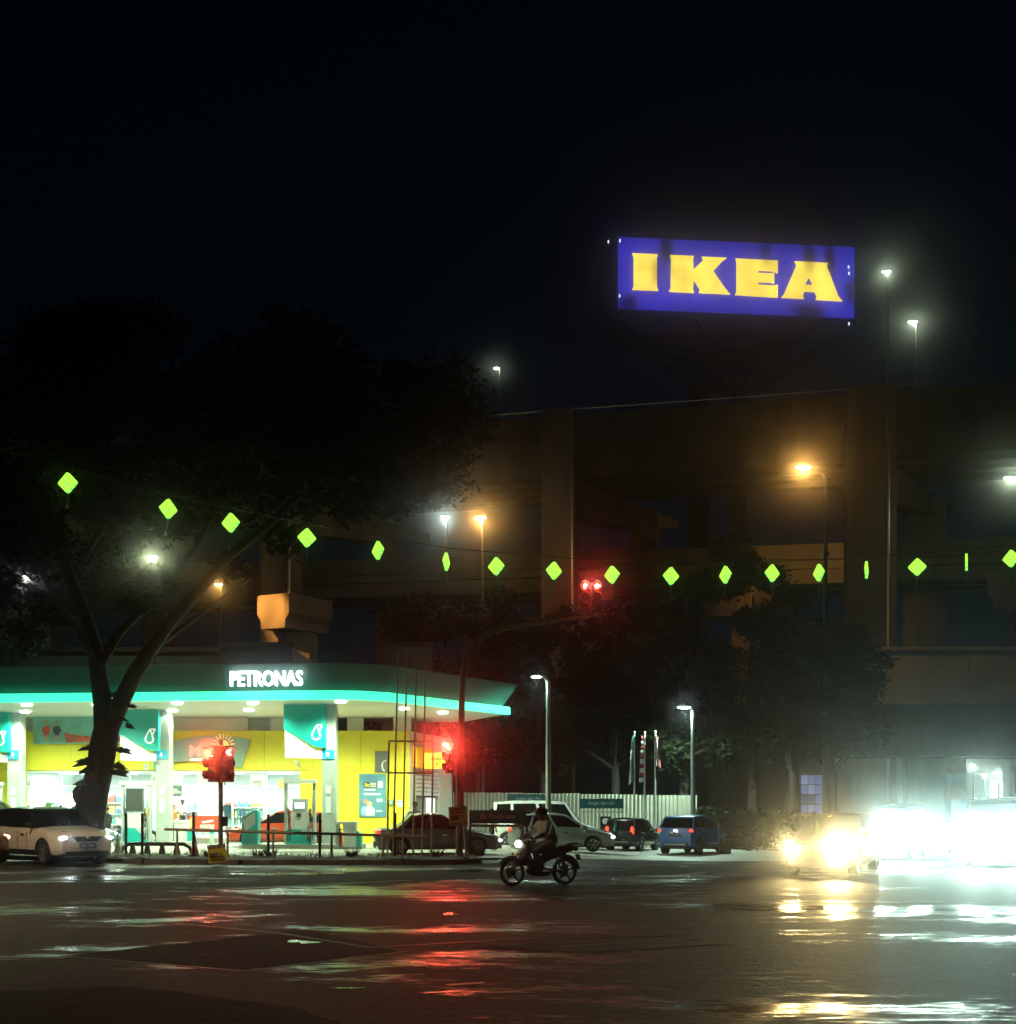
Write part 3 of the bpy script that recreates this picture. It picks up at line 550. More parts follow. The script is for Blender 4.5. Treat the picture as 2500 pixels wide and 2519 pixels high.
for px, py0, py1, w, lab in ((634, 1936, 1906, .62, 'white opening-hours notice hung in the shop window'), (692, 1940, 1918, .22, 'small yellow notice at the right end of the shop window'), (382, 1935, 1903, .3, 'white notice in the window beside column six'), (71, 1943, 1917, .26, 'pale no-smoking notice at the left end of the shop window'), (360, 1895, 1878, .2, 'small white notice on the yellow wall above the left pump')):
    t = thing('window_notice', lab, 'notice', (sx(px), SY-.03, sz(py0))); h = sz(py1)-sz(py0); MB().b2(-w/2, w/2, -.02, 0, 0, h).build('sheet', M('notice yellow', (.75, .6, .1), .5) if 'yellow notice' in lab else WHITE, t)
    if w > .5: MB().b2(-w*.35, w*.35, -.026, -.02, h*.40, h*.47).build('print_line', M('notice grey'), t); MB().b2(-w*.36, w*.36, -.026, -.02, h*.28, h*.35).build('print_line', M('notice grey'), t); text('24 JAM', w*.5, .1, .006, M('notice grey'), t, (0, -.03, h*.13)); MB().lathe([(.05, 0), (.05, -.01)], (0, -.02, h*.78), 'y', 12).build('emblem', TEAL, t)
    else: MB().lathe([(w*.3, -.022), (w*.2, -.03), (w*.2, -.022)], (0, 0, h*.6), 'y', 14).build('emblem', M('notice grey'), t)
po = thing('car_poster', 'dark poster showing a car inside the window right of column six', 'poster', (sx(432), SY-.03, sz(1960))); MB().b2(-.3, .3, -.02, 0, 0, .95).build('sheet', WHITE, po); MB().b2(-.29, .29, -.026, -.02, .02, .5).build('print', M('poster dark', (.1, .17, .16), .5, var=.5, scale=6), po)
b = MB(); b.prism([(-.24, .14), (.24, .14), (.25, .24), (.13, .27), (.06, .36), (-.12, .36), (-.2, .26)], 'y', -.03, -.026); b.build('printed_car', M('poster silver', (.5, .53, .53), .4), po)
# ------------------------------------------------------------------ island kerbs, pumps, cabinets
ISL = M('island concrete', (.36, .37, .34), .7, var=.2, scale=2)
def island(px0, px1, d, depth, lab):
    x0, x1 = XD(px0, d), XD(px1, d); t = thing('pump_island', lab, 'island', ((x0+x1)/2, d+depth/2, .07)); w = (x1-x0)/2
    pts = [(-w+.3, -depth/2), (w-.3, -depth/2)]+[(w-.3+.3*math.sin(R(a)), -depth/2*math.cos(R(a))) for a in range(15, 180, 15)]+[(-w+.3, depth/2)]+[(-w+.3-.3*math.sin(R(a)), depth/2*math.cos(R(a))) for a in range(0, 180, 15)][1:]
    MB().prism(pts, 'z', 0, .16).build('plinth', ISL, t); MB().prism([(a*.985, c*.94) for a, c in pts], 'z', .16, .17).build('edge_slab', ISL, t); return t
island(579, 894, 46.6, 1.4, 'low concrete pump island under column eight'); island(270, 472, 49.8, 1.3, 'low concrete pump island under column six'); island(-180, 60, 51.2, 1.3, 'low concrete pump island under column four')
PWH = M('pump body grey', (.55, .57, .55), .35, var=.05)
def pump(px, d, lab, back):
    t = thing('fuel_pump', lab, 'fuel pump', (XD(px, d), d, .235))
    b = MB(); b.b2(-.6, -.5, -.12, .12, 0, 2.35); b.b2(.5, .6, -.12, .12, 0, 2.35); b.build('post', PWH, t); MB().b2(-.64, .64, -.2, .2, 2.352, 2.5).build('header', WHITE, t)
    MB().b2(-.49, .49, -.24, .24, 0, .58).build('base_cabinet', TEAL, t)
    MB().prism([(.0, .582), (.49, .582), (.49, .08)], 'y', -.262, -.241).build('base_stripe', PWH, t)
    MB().b2(-.34, .34, -.2, .2, .582, 1.22).build('pump_body', WHITE, t)
    if back: MB().b2(-.36, .3, -.24, .0, 1.24, 2.2).build('advert_panel', M('panel dark', (.05, .06, .055), .5), t)
    else:
        MB().b2(-.28, .28, -.2, .2, 1.221, 1.75).build('display_head', PWH, t); MB().b2(-.18, .2, -.222, -.201, 1.38, 1.62).build('display', E('pump display', (.75, .9, 1), 1.2), t)
        MB().b2(-.1, .06, -.225, -.201, 1.05, 1.2).build('keypad', DARK, t); MB().b2(-.1, .12, -.23, -.201, 1.66, 1.735).build('card', WHITE, t)
    for s_, cc in ((-.42, (.02, .02, .02)), (.4, (.02, .02, .02)), (.47, (.6, .45, .05))):
        n_ = MB(); n_.tube([(s_, -.14, 1.05), (s_, -.2, 1.2), (s_, -.16, 1.38)], [.03, .045, .03], 8); n_.build('nozzle', M('nozzle %g' % s_, cc, .5), t)
        h_ = MB(); h_.tube([(s_, -.16, 1.05), (s_+.03, -.24, .6), (s_+.06*(1 if s_ > 0 else -1), -.3, .16), (s_*.9, -.28, .1), (s_*.75, -.26, .5), (s_*1.22, -.1, 1.5), (s_*1.25, 0, 2.3)], .016, 6); h_.build('hose', DARK, t)
    return t
pump(336, 50.1, 'fuel pump with dark back panel left of column six', True); pump(739, 47.0, 'fuel pump with glowing display left of column eight', False); pump(-30, 51.6, 'fuel pump left of column four at the photo edge', True)
def cabinet(px, d, lab, w, h, slope):
    t = thing('service_cabinet', lab, 'cabinet', (XD(px, d), d, .235 if slope else .07))
    if slope:
        MB().prism([(-w/2, 0), (w/2, 0), (w/2, h), (w/2-.1, h+.02), (-w/2, h*.74)], 'y', -.28, .28).build('housing', TEAL, t); MB().prism([(-w/2+.03, h*.70), (w/2-.1, h-.06), (w/2-.1, h*.62), (-w/2+.16, h*.4)], 'y', -.3, -.281).build('front_panel', PWH, t)
        MB().prism([(-w/2-.01, h*.745), (w/2-.12, h+.025), (w/2-.12, h+.045), (-w/2-.01, h*.77)], 'y', -.29, .29).build('lid', WHITE, t); MB().b2(-w/2+.08, w/2-.08, -.3, -.281, .06, h*.36).build('lower_panel', M('pump teal dark', (.02, .26, .25), .4), t)
    else:
        MB().b2(-w/2, w/2, -.25, .25, .08, h).build('housing', WHITE, t); MB().prism([(w/2+.001, .08), (w/2+.2, .08), (w/2+.2, h*.6), (w/2+.001, h*.75)], 'y', -.25, .2).build('side_wing', TEAL, t)
        MB().b2(-w/2-.35, w/2+.02, -.27, .27, h, h+.1).build('worktop', WHITE, t); MB().b2(-w/2-.28, -w/2-.16, -.2, .2, .08, h).build('leg', GREYP, t); MB().b2(-w/2-.35, w/2+.25, -.3, .3, 0, .08).build('plinth', ISL, t)
cabinet(618, 46.9, 'slant-topped teal service cabinet in front of the red car', .62, 1.3, True); cabinet(862, 46.6, 'white service cabinet with teal wing right of column eight', .5, .95, False); cabinet(448, 51.5, 'white service counter before the man in orange', .55, .95, False)
fe = thing('fire_extinguisher', 'red fire extinguisher standing beside column eight', 'extinguisher', (XD(837, 46.5), 46.5, .24)); MB().lathe([(0, 0), (.09, 0), (.09, .42), (.06, .48), (.025, .5), (.025, .55)], (0, 0, 0), n=14).build('cylinder', M('signal red', (.55, .03, .02), .35), fe, smooth=40); MB().box((.02, 0, .58), (.14, .03, .05)).build('handle', DARK, fe); MB().tube([(-.03, 0, .56), (-.1, 0, .5), (-.1, 0, .25)], .012, 6).build('hose', DARK, fe)
# building behind the canopy
bk = thing('rear_building', 'dim flat-roofed building rising behind the station canopy', 'building', (-14, 68, 0))
BKM = M('dim blue render', (.14, .20, .22), .8, var=.2, scale=.5)
for px0, px1, py in ((55, 538, 1604), (540, 720, 1592), (940, 1060, 1592)):
    MB().b2(XD(px0, 64), XD(px1, 64)-.02, 64, 72, 0, ZD(py, 64)).build('wall', BKM, bk, world=True); MB().b2(XD(px0, 64)-.1, XD(px1, 64)+.08, 63.9, 64.3, ZD(py, 64)+.001, ZD(py, 64)+.25).build('coping', CONC, bk, world=True)
# corrugated hoarding
hd = thing('corrugated_hoarding', 'pale corrugated metal hoarding behind the parked cars', 'fence', (3.2, 61.2, -.2))
H0, H1 = Vector((-3.0, 62.0)), Vector((9.4, 60.5)); np_ = 13
HM = M('pale corrugated sheet', (.52, .52, .42), .5, .1, var=.15, scale=1.2)
for i in range(np_):
    a, c = H0.lerp(H1, i/np_), H0.lerp(H1, (i+1)/np_-.0015); n_ = Vector((-(H1-H0).y, (H1-H0).x)).normalized(); b = MB(); v = []; nn = 20
    z1 = 2.44-.19*i/np_+random.uniform(-.015, .015)
    for k in range(nn+1):
        ph = k % 4; o_ = (0, 0, .045, .045)[ph]; p = a.lerp(c, k/nn)+n_*o_; v += [(p.x, p.y, -.5), (p.x, p.y, z1)]
    b.add(v, [(2*k, 2*k+2, 2*k+3, 2*k+1) for k in range(nn)]); b.build('sheet_panel', HM, hd, world=True)
def airsign(px, d, py0, py1, w, lab):
    t = thing('air_water_sign', lab, 'sign', (XD(px, d), d, gz(XD(px, d), d))); z0, z1 = ZD(py1, d)-t.location.z, ZD(py0, d)-t.location.z
    MB().b2(-w/2, w/2, -.1, .1, z0, z1).build('sign_board', TEALD, t); text('Angin dan Air', w*.62, (z1-z0)*.5, .01, M('pale sign lettering', (.35, .5, .48), .5, var=0), t, (0, -.112, (z0+z1)/2))
    b = MB(); b.b2(-w/2, -w/2+.08, -.05, .05, 0, z0); b.b2(w/2-.08, w/2, -.05, .05, 0, z0); b.b2(-w/2+.08, w/2-.08, -.05, .05, z0-.22, z0-.12); b.build('frame', M('pale frame', (.5, .5, .42), .5), t)
airsign(1300, 59.5, 1954, 1976, 2.05, 'air and water sign partly hidden by the white van roof'); airsign(1480, 58.8, 1965, 1989, 2.1, 'air and water sign in clear view left of the flagpoles')
aw = thing('air_pump_unit', 'dark air pump unit with a round dial below the air sign', 'air pump', (XD(1490, 58.4), 58.4, gz(5, 58))); MB().b2(-.25, .25, -.15, .15, 0, 1.55).build('case', DARK, aw); MB().lathe([(.15, -.16), (.13, -.18), (0, -.18)], (-.02, 0, 1.32), 'y', 16).build('dial', WHITE, aw); MB().tube([(.2, -.18, 1.3), (.34, -.22, .9), (.3, -.22, .4), (.2, -.18, .8)], .02, 6).build('hose', DARK, aw)
# ------------------------------------------------------------------ vehicles
def lerp_pts(pts, x):
    if x <= pts[0][0]: return pts[0][1]
    for (a, p), (b_, q) in zip(pts, pts[1:]):
        if x <= b_:
            t = (x-a)/(b_-a); t = t*t*(3-2*t)*.5+t*.5; return p+(q-p)*t
    return pts[-1][1]
def wheel_mesh(r, w, rim_r, spokes, y0):
    tb = MB(); tb.lathe([(rim_r, -w/2), (r*.93, -w/2), (r, -w/2+.035), (r, w/2-.035), (r*.93, w/2), (rim_r, w/2)], (0, 0, 0), 'y', 24)
    rb = MB(); rb.lathe([(rim_r, -w/2+.01), (rim_r*.9, -w/2+.015), (rim_r*.86, -w/2+.06), (rim_r*.86, w/2-.02)], (0, 0, 0), 'y', 24)
    for k in range(spokes):
        a = 2*math.pi*k/spokes
        for da in (-.13, .13): rb.box((math.cos(a+da*.6)*rim_r*.5, -w/2+.035, math.sin(a+da*.6)*rim_r*.5), (rim_r*.86, .025, .035), ry=-(a+da))
    rb.lathe([(0, -w/2+.015), (.05, -w/2+.02), (.06, -w/2+.05)], (0, 0, 0), 'y', 12)
    db = MB(); db.lathe([(0, -w/2+.08), (rim_r*.88, -w/2+.08)], (0, 0, 0), 'y', 20)
    return tb, rb, db
GLOW = E('headlamp glow', (1, .97, .88), 30); DRL = E('headlamp dim', (.95, 1, .95), 3.5); TAILON = E('tail lamp lit', (1, .06, .03), 2.2); TAILOFF = M('tail lamp lens', (.35, .02, .015), .15, var=0)
LENS = M('clear lamp lens', (.45, .47, .48), .08, var=0, spec=.8)
ORG = E('amber lamp glow', (1, .74, .30), 40)
def car(name, label, kind, loc, heading, paint, L=4.4, W=1.78, H=1.5, head=LENS, tail=TAILOFF, plate=None, cat='car', spokes=5, cladding=False, roof_mat=None, rimm=None):
    """local +x is forward; built from lofted sections with real wheel arches"""
    t = thing(name, label, cat, loc, heading)
    suv = kind in ('suv', 'mpv', 'van'); rw = .345 if kind == 'suv' else .30 if kind != 'van' else .32
    hf, hr = L/2, -L/2; xf, xr_ = hf-.86, hr+.80; sill = .30 if suv else .23
    belt = {'sedan': .60, 'hatch': .62, 'suv': .65, 'mpv': .58, 'van': .52}[kind]*H
    hood0 = belt-.06; nose = belt-(.20 if suv else .24)
    deck = belt+.03
    A0 = hf-{'sedan': 1.15, 'hatch': 1.0, 'suv': 1.2, 'mpv': .85, 'van': .7}[kind]; A1 = A0-{'sedan': .8, 'hatch': .95, 'suv': .75, 'mpv': .8, 'van': .65}[kind]
    C0 = hr+{'sedan': .62, 'hatch': .14, 'suv': .10, 'mpv': .07, 'van': .06}[kind]; C1 = hr+{'sedan': 1.2, 'hatch': .62, 'suv': .52, 'mpv': .32, 'van': .2}[kind]
    top = [(hr, deck-(.08 if kind == 'sedan' else .02)), (hr+.15, deck), (C0, belt+.02), (0, belt), (A0, hood0+.03), (hf-.45, nose+.08), (hf-.12, nose-.02), (hf, nose-.12)]
    Ra = rw+.055
    xs = [hr, hr+.03, hr+.1, hr+.22]
    for xw in (xr_, xf): xs += [xw+Ra*math.cos(a) for a in np.linspace(math.pi, 0, 13)]
    xs += list(np.linspace(xr_+Ra+.15, xf-Ra-.15, 7))+[hf-.22, hf-.1, hf-.03, hf]
    xs = sorted(x for x in xs)
    def hw(x):
        e = max(0, (abs(x)-(hf-.75))/.75); return W/2*(1-.20*e**2.4)
    def zb(x):
        z = sill
        if x > hf-.25: z = sill-.02+(x-hf+.25)*.25
        if x < hr+.25: z = sill+(hr+.25-x)*.35
        for xw in (xr_, xf):
            if abs(x-xw) < Ra-1e-4: z = max(z, rw+math.sqrt(Ra*Ra-(x-xw)**2)*.98)
        return z
    b = MB(); v = []; ny = None
    for x in xs:
        w, z0, z1 = hw(x), zb(x), lerp_pts(top, x); z0 = min(z0, z1-.16); h = z1-z0
        cr = .03+.02*(x > A0)
        half = [(.93*w, z0), (.985*w, z0+.10*h), (w, z0+.34*h), (.992*w, z0+.52*h), (1.0*w, z0+.66*h), (.97*w, z0+.84*h), (.93*w, z0+.97*h), (.86*w, z1+.006), (.5*w, z1+cr), (0, z1+cr*1.2)]
        sec = half+[(-y, z) for y, z in reversed(half[:-1])]; ny = len(sec); v += [(x, y, z) for y, z in sec]
    f = [(i*ny+k, i*ny+k+1, (i+1)*ny+k+1, (i+1)*ny+k) for i in range(len(xs)-1) for k in range(ny-1)]
    f += [tuple(range(ny)), tuple((len(xs)-1)*ny+k for k in range(ny))]
    b.add(v, f); b.build('body', paint, t, smooth=38)
    # dark tub under the shell: floor and wheel housings
    ub = MB(); ub.b2(hr+.12, hf-.12, -W/2*.80, W/2*.80, sill-.04, sill+.16); ub.b2(hr+.3, hf-.3, -W/2*.62, W/2*.62, sill, belt-.12)
    ub.build('underbody', DARK, t)
    # greenhouse rings
    wb, wt = hw(0)*.955, hw(0)*(.80 if kind != 'van' else .86)
    sfr = [0, .045, .40, .44, .74, .775, .955, 1.0] if kind != 'sedan' else [0, .05, .46, .505, .90, .925, .955, 1.0]
    fy = [1, .90, .5, 0, -.5, -.90, -1]
    ts = [0, .10, .5, .90, 1.0]; rings = []
    for tt in ts:
        zf = lambda x: (1-tt)*(lerp_pts(top, x)-.015)+tt*(H-.045-.05*((x-(A1+C1)/2)/((A1-C1)/2))**2*.8)
        xa, xc = A0+(A1-A0)*tt, C0+(C1-C0)*tt; w = wb+(wt-wb)*tt**1.15; pts = []
        bow = .16*(1-.5*tt); bowr = .07
        for y in fy: pts.append((xa-.06*tt+bow*(1-y*y), y*w*.97, 0))              # screen, left -> right
        for s_ in sfr[1:-1]: pts.append((xa+(xc-xa)*s_, -w*(1-.04*(s_-.5)**2*2), 0))
        for y in reversed(fy): pts.append((xc-bowr*(1-y*y), y*w*.96, 0))
        for s_ in reversed(sfr[1:-1]): pts.append((xa+(xc-xa)*s_, w*(1-.04*(s_-.5)**2*2), 0))
        rings.append([(x, y, zf(x)) for x, y, _ in pts])
    n = len(rings[0]); cx_ = (A1+C1)/2
    r1 = [(cx_+(x-cx_)*.86, y*.84, z+.028) for x, y, z in rings[-1]]; r2 = [(cx_+(x-cx_)*.5, y*.45, H-.004) for x, y, z in rings[-1]]; r3 = [(cx_, 0, H)]*1
    cab = MB(); gl = {}
    nf, ns = len(fy), len(sfr)-2
    base = []
    for r in rings+[r1, r2]: base.append(len(cab.v)); cab.v += r
    cab.v += r3; ci = len(cab.v)-1
    def region(i):
        if i < nf-1: return 'windscreen' if 1 <= i < nf-2 else None
        if i < nf-1+ns+1:
            s_ = i-(nf-1); return {1: 'front', 3: 'rear', 5: 'quarter' if kind != 'sedan' else None}.get(s_) and ('side_window', 'R', s_)
        k = i-(nf+ns)
        if k < nf-1: return 'rear_window' if 1 <= k < nf-2 else None
        s_ = k-(nf-1); m_ = ns-s_; return ('side_window', 'L', m_) if m_ in ((1, 3, 5) if kind != 'sedan' else (1, 3)) else None
    for q in range(len(ts)-1):
        for i in range(n):
            j = (i+1) % n; quad = (base[q]+i, base[q]+j, base[q+1]+j, base[q+1]+i); rg = region(i)
            if rg and 1 <= q <= 2: gl.setdefault(rg, []).append(quad)
            else: cab.f.append(quad)
    for q in (len(ts)-1, len(ts)):
        for i in range(n): j = (i+1) % n; cab.f.append((base[q]+i, base[q]+j, base[q+1]+j, base[q+1]+i))
    for i in range(n): cab.f.append((base[-1]+i, base[-1]+(i+1) % n, ci))
    for rg, qs in gl.items():
        m_ = MB(); idx = {}
        for q in qs:
            for i in q:
                if i not in idx: idx[i] = len(m_.v); m_.v.append(cab.v[i])
            m_.f.append(tuple(idx[i] for i in q))
        m_.build(rg if isinstance(rg, str) else rg[0], TINT, t, smooth=50)
    cab.build('cabin', roof_mat or paint, t, smooth=35)
    # wheels
    rim = rimm or ALLOY
    for xw in (xr_, xf):
        for s_ in (1, -1):
            w_ = bpy.data.objects.new('wheel', None); tb, rb, db = wheel_mesh(rw, .22, rw*.70, spokes, 0)
            to = tb.build('wheel', RUBBER, t, smooth=40); to.location = (xw, s_*(W/2-.125), rw); to.rotation_euler = (0, 0, 0 if s_ < 0 else math.pi)
            rb.build('rim', rim, to, smooth=30); db.build('brake_disc', DARK, to)
            bpy.data.objects.remove(w_)
    fwid = hw(hf)
    # lamps, grille, plates, mirrors
    def lamp(x, s_, z, dims, m_, nm, yaw): MB().ell((x, s_, z), dims, 14, 8, rz=yaw).build(nm, m_, t, smooth=80)
    zl = nose-.13 if not suv else nose-.12
    for s_ in (1, -1):
        lamp(hf-.13, s_*fwid*.80, zl, (.12, .26, .075), head, 'headlight', -s_*.45)
        zt_ = deck-.10 if kind not in ('mpv', 'van') else deck-.02
        lamp(hr+.10, s_*hw(hr)*.90, zt_, (.10, .20, .085) if kind not in ('mpv',) else (.09, .10, .26), tail, 'tail_light', s_*.4)
        mb = MB(); mb.ell((A0-.28, s_*(W/2+.09), belt+.06), (.07, .12, .085), 10, 6); mb.box((A0-.26, s_*(W/2-.02), belt+.01), (.07, .12, .04)); mb.build('mirror', DARK if suv else paint, t, smooth=50)
        for xh in (-.05, -1.05):
            MB().box((xh+.25, s_*(W/2+.008), sill+.72*(belt-sill)), (.20, .035, .035)).build('door_handle', CHROME, t)
        for xd in (A0-.45-.15, -.12, -1.15):
            if abs(xd-xr_) > .1: MB().box((xd, s_*(W/2-.012), sill+.5*(belt-sill)), (.012, .028, .62*(belt-sill))).build('door_seam', DARK, t)
        if cladding:
            for xw in (xr_, xf):
                ar = MB(); ar.tube([(xw+(Ra+.02)*math.cos(a), s_*(W/2-.015), rw+(Ra+.02)*math.sin(a)) for a in np.linspace(-.15, math.pi+.15, 13)], .035, 6); ar.build('arch_trim', cladding, t)
            MB().box((0.02, s_*(W/2-.01), sill+.06), (xf-xr_-2*Ra+.05, .05, .14)).build('sill_trim', cladding, t)
    gp = MB(); gp.prism([(-fwid*.62, zl+.05), (fwid*.62, zl+.05), (fwid*.42, zl-.10), (-fwid*.42, zl-.10)], 'x', hf-.03, hf+.025); gp.build('grille', DARK, t); lw = MB(); lw.prism([(-fwid*.92, sill+.10), (fwid*.92, sill+.10), (fwid*.8, sill-.03), (-fwid*.8, sill-.03)], 'x', hf-.05, hf+.02); lw.build('lower_grille', DARK, t)
    MB().box((hf+.033, 0, zl+.02), (.012, .12, .06)).build('emblem', CHROME, t)
    rbm = MB(); rbm.box((hr-.004, 0, sill+.12), (.05, hw(hr)*1.6, .2)); rbm.build('rear_bumper', DARK, t)
    if suv: MB().box((hr-.03, 0, sill+.16), (.03, hw(hr)*1.3, .05)).build('bumper_trim', M('silver trim', (.45, .46, .45), .3, .7), t)
    for x, s_ in ((hf+.035, 1), (hr-.03, -1)):
        z = sill+.26 if s_ > 0 else (belt-.26 if kind != 'sedan' else belt-.22)
        pl = MB().box((x, 0, z), (.014, .50, .13)).build('number_plate', PLATE, t)
        if plate: text(plate, .40, .075, .004, PLTXT, pl, (x+s_*.010, 0, z), rz=R(90)*s_)
    MB().box((hr+.02, 0, belt-.06), (.05, .18, .06)).build('rear_emblem', CHROME, t)
    return t
def headbeam(c, L, W, z, power, col, cone=R(130), spread=.62):
    for s_ in (1, -1): light('headlight_beam', 'SPOT', (L/2+.12, s_*W/2*spread, z), col, power, c, .07, (1, 0, -.03), cone, 1)
def paint(n, c=(.1, .1, .1), r=.25, metal=0.0): return M('paint '+n, c, r, metal, var=.04, coat=.6)
OFFWHITE, DGREY, SILVER, BLUE, BLACK, RED, PWHITE = paint('white', (.72, .68, .58)), paint('dark grey', (.28, .29, .31), .22, .2), paint('silver grey', (.36, .39, .39), .25, .3), paint('blue', (.03, .19, .58), .25, .0), paint('black', (.012, .013, .015)), paint('red', (.50, .06, .02)), paint('bright white', (.7, .72, .7))
c = car('parked_suv', 'cream-white SUV with dark roof and lit headlights at the left kerb', 'suv', (-13.68, 36.4, 0), R(-43), OFFWHITE, 4.5, 1.86, 1.68, head=E('suv headlamp', (.9, 1, 1), 5), plate='BAA 5960', cladding=DARK, roof_mat=paint('black roof', (.02, .022, .024)), rimm=M('dark alloy', (.35, .35, .34), .3, .8)); headbeam(c, 4.5, 1.86, .78, 12, (.85, 1, 1))
car('red_car', 'red car whose tail lamp pokes in at the left photo edge', 'sedan', (-16.3, 33.9, 0), R(176), RED, 4.3, 1.75, 1.47, tail=E('bright tail lamp', (1, .5, .3), 6))
car('dark_suv', 'dark car with pale roof waiting behind the cream SUV', 'suv', (-19.2, 45.2, .07), R(-2), paint('greenish black', (.02, .03, .03)), 4.4, 1.8, 1.9)
c = car('silver_sedan', 'pale silver car with one bright headlight behind the leaning trunk', 'sedan', (-18.1, 48.9, .07), R(-6), paint('pale silver', (.32, .36, .35), .25, .5), 4.4, 1.74, 1.5, head=E('warm headlamp', (1, .95, .85), 8)); headbeam(c, 4.4, 1.74, .65, 25, (1, .95, .85))
car('red_hatchback', 'orange-red hatchback refuelling between the pumps', 'hatch', (-9.15, 49.6, .07), R(180), RED, 4.2, 1.74, 1.5, rimm=ALLOY)
c = car('grey_sedan', 'dark grey sedan with lit tail lamp behind the steel pole frame', 'sedan', (-2.45, 42.2, .03), R(9), DGREY, 4.3, 1.76, 1.44, head=DRL, tail=TAILON, spokes=8)
c = car('silver_hatchback', 'grey hatchback with bright headlight parked behind the motorcyclist', 'hatch', (2.15, 49.3, gz(2.15, 49.3)+.01), R(-3), SILVER, 4.25, 1.74, 1.56, head=E('white headlamp', (.95, 1, .92), 9), tail=TAILON, spokes=6); headbeam(c, 4.25, 1.74, .7, 40, (.95, 1, .92))
car('white_van', 'tall white van with long dark windows along the hoarding', 'van', (1.55, 54.0, gz(1.55, 54)), R(0), PWHITE, 4.7, 1.8, 2.06)
car('black_mpv', 'black people carrier seen from behind left of the blue SUV', 'mpv', (5.8, 56.6, gz(5.8, 56.6)), R(90-25), BLACK, 3.85, 1.66, 1.56, tail=TAILON)
car('blue_suv', 'shiny blue SUV parked with its rear to the road under the right lamp post', 'suv', (8.2, 54.0, gz(8.2, 54)), R(90-29), BLUE, 4.4, 1.76, 1.72, tail=TAILON, plate='BQG 2294', cladding=M('pale blue trim', (.10, .20, .32), .3, .3))
c = car('turning_car', 'dark car facing the camera with glaring amber-yellow headlights', 'hatch', (8.3, 31.0, 0), R(180+63), paint('brown black', (.03, .028, .025)), 4.1, 1.72, 1.5, head=ORG)
for s_, p_ in ((1, 1700), (-1, 420)): light('headlight_beam', 'SPOT', (2.2, s_*.56, .66), (1, .74, .30), p_, c, .07, (1, .2 if s_ > 0 else .14, -.0), R(56), 1)
c = car('oncoming_pickup', 'car with blinding white headlights, left of the two at the right edge', 'suv', (13.7, 42.6, 0), R(180+72), paint('shadow grey', (.05, .055, .055)), 4.6, 1.84, 1.78, head=GLOW)
for s_ in (1, -1): light('headlight_beam', 'SPOT', (2.45, s_*.6, .82), (.66, 1, .82), 2000, c, .08, (1, 0, -.035), R(75), 1)
c = car('oncoming_van', 'vehicle with blinding white headlights cut by the right photo edge', 'van', (14.6, 36.4, 0), R(180+68), paint('pale van', (.35, .38, .38)), 4.7, 1.8, 1.95, head=GLOW)
for s_ in (1, -1): light('headlight_beam', 'SPOT', (2.5, s_*.6, .78), (.68, 1, .84), 2500, c, .08, (1, 0, -.035), R(75), 1)
car('far_car', 'small car waiting behind the dazzling headlights under the bridge', 'sedan', (17.5, 50.5, gz(17.5, 50.5)), R(250), paint('shadow grey'), 4.3, 1.75, 1.5, head=DRL)
# ------------------------------------------------------------------ people
def skinned(name, joints, edges, roots, mats, parent=None, loc=(0, 0, 0), rz=0, sub=1):
    """joints: name -> (pos, radius or (rx,ry), material index)"""
    keys = list(joints); idx = {k: i for i, k in enumerate(keys)}
    me = bpy.data.meshes.new(name); me.from_pydata([joints[k][0] for k in keys], [(idx[a], idx[b_]) for a, b_ in edges], [])
    o = link('tmp', me); md = o.modifiers.new('s', 'SKIN'); md.use_smooth_shade = True; md.branch_smoothing = .6
    for k in keys:
        sv = me.skin_vertices[0].data[idx[k]]; r = joints[k][1]; sv.radius = (r, r) if not isinstance(r, tuple) else r; sv.use_root = k in roots
    ss = o.modifiers.new('u', 'SUBSURF'); ss.levels = sub; ss.render_levels = sub
    dg = bpy.context.evaluated_depsgraph_get(); out = bpy.data.meshes.new_from_object(o.evaluated_get(dg)); bpy.data.objects.remove(o); out.name = name
    for m_ in mats: out.materials.append(m_)
    segs = [(Vector(joints[a][0]), Vector(joints[b_][0]), joints[a][2], joints[b_][2]) for a, b_ in edges]
    for p in out.polygons:
        c = Vector(p.center); best = (1e9, 0)
        for a, b_, ma, mb_ in segs:
            ab = b_-a; t = max(0, min(1, (c-a).dot(ab)/max(1e-9, ab.length_squared))); d = (c-(a+ab*t)).length
            if d < best[0]: best = (d, ma if t < .55 else mb_)
        p.material_index = best[1]; p.use_smooth = True
    return out
def fingers(j, e, roots, tag_, wrist, palm_dir, side, m_, curl=.5):
    w = Vector(wrist); d = Vector(palm_dir).normalized(); s_ = Vector(side).normalized(); n = d.cross(s_).normalized()
    for k, (off, ln) in enumerate(((-.033, .072), (-.011, .082), (.011, .077), (.033, .06))):
        a = w+d*.075+s_*off; b_ = a+d*ln*.55-n*curl*.02; c = b_+(d*(1-curl)-n*curl).normalized()*ln*.5
        ks = [f'{tag_}f{k}{q}' for q in 'abc']
        for q, p in zip(ks, (w+d*.05+s_*off*.8, b_, c)): j[q] = (tuple(p), .0095, m_)
        e += [(ks[0], ks[1]), (ks[1], ks[2])]; roots.add(ks[0])
    ks = [f'{tag_}t{q}' for q in 'abc']
    for q, p in zip(ks, (w+d*.025-s_*.025, w+d*.055-s_*.06-n*.01, w+d*.09-s_*.065-n*.02)): j[q] = (tuple(p), .0105, m_)
    e += [(ks[0], ks[1]), (ks[1], ks[2])]; roots.add(ks[0])
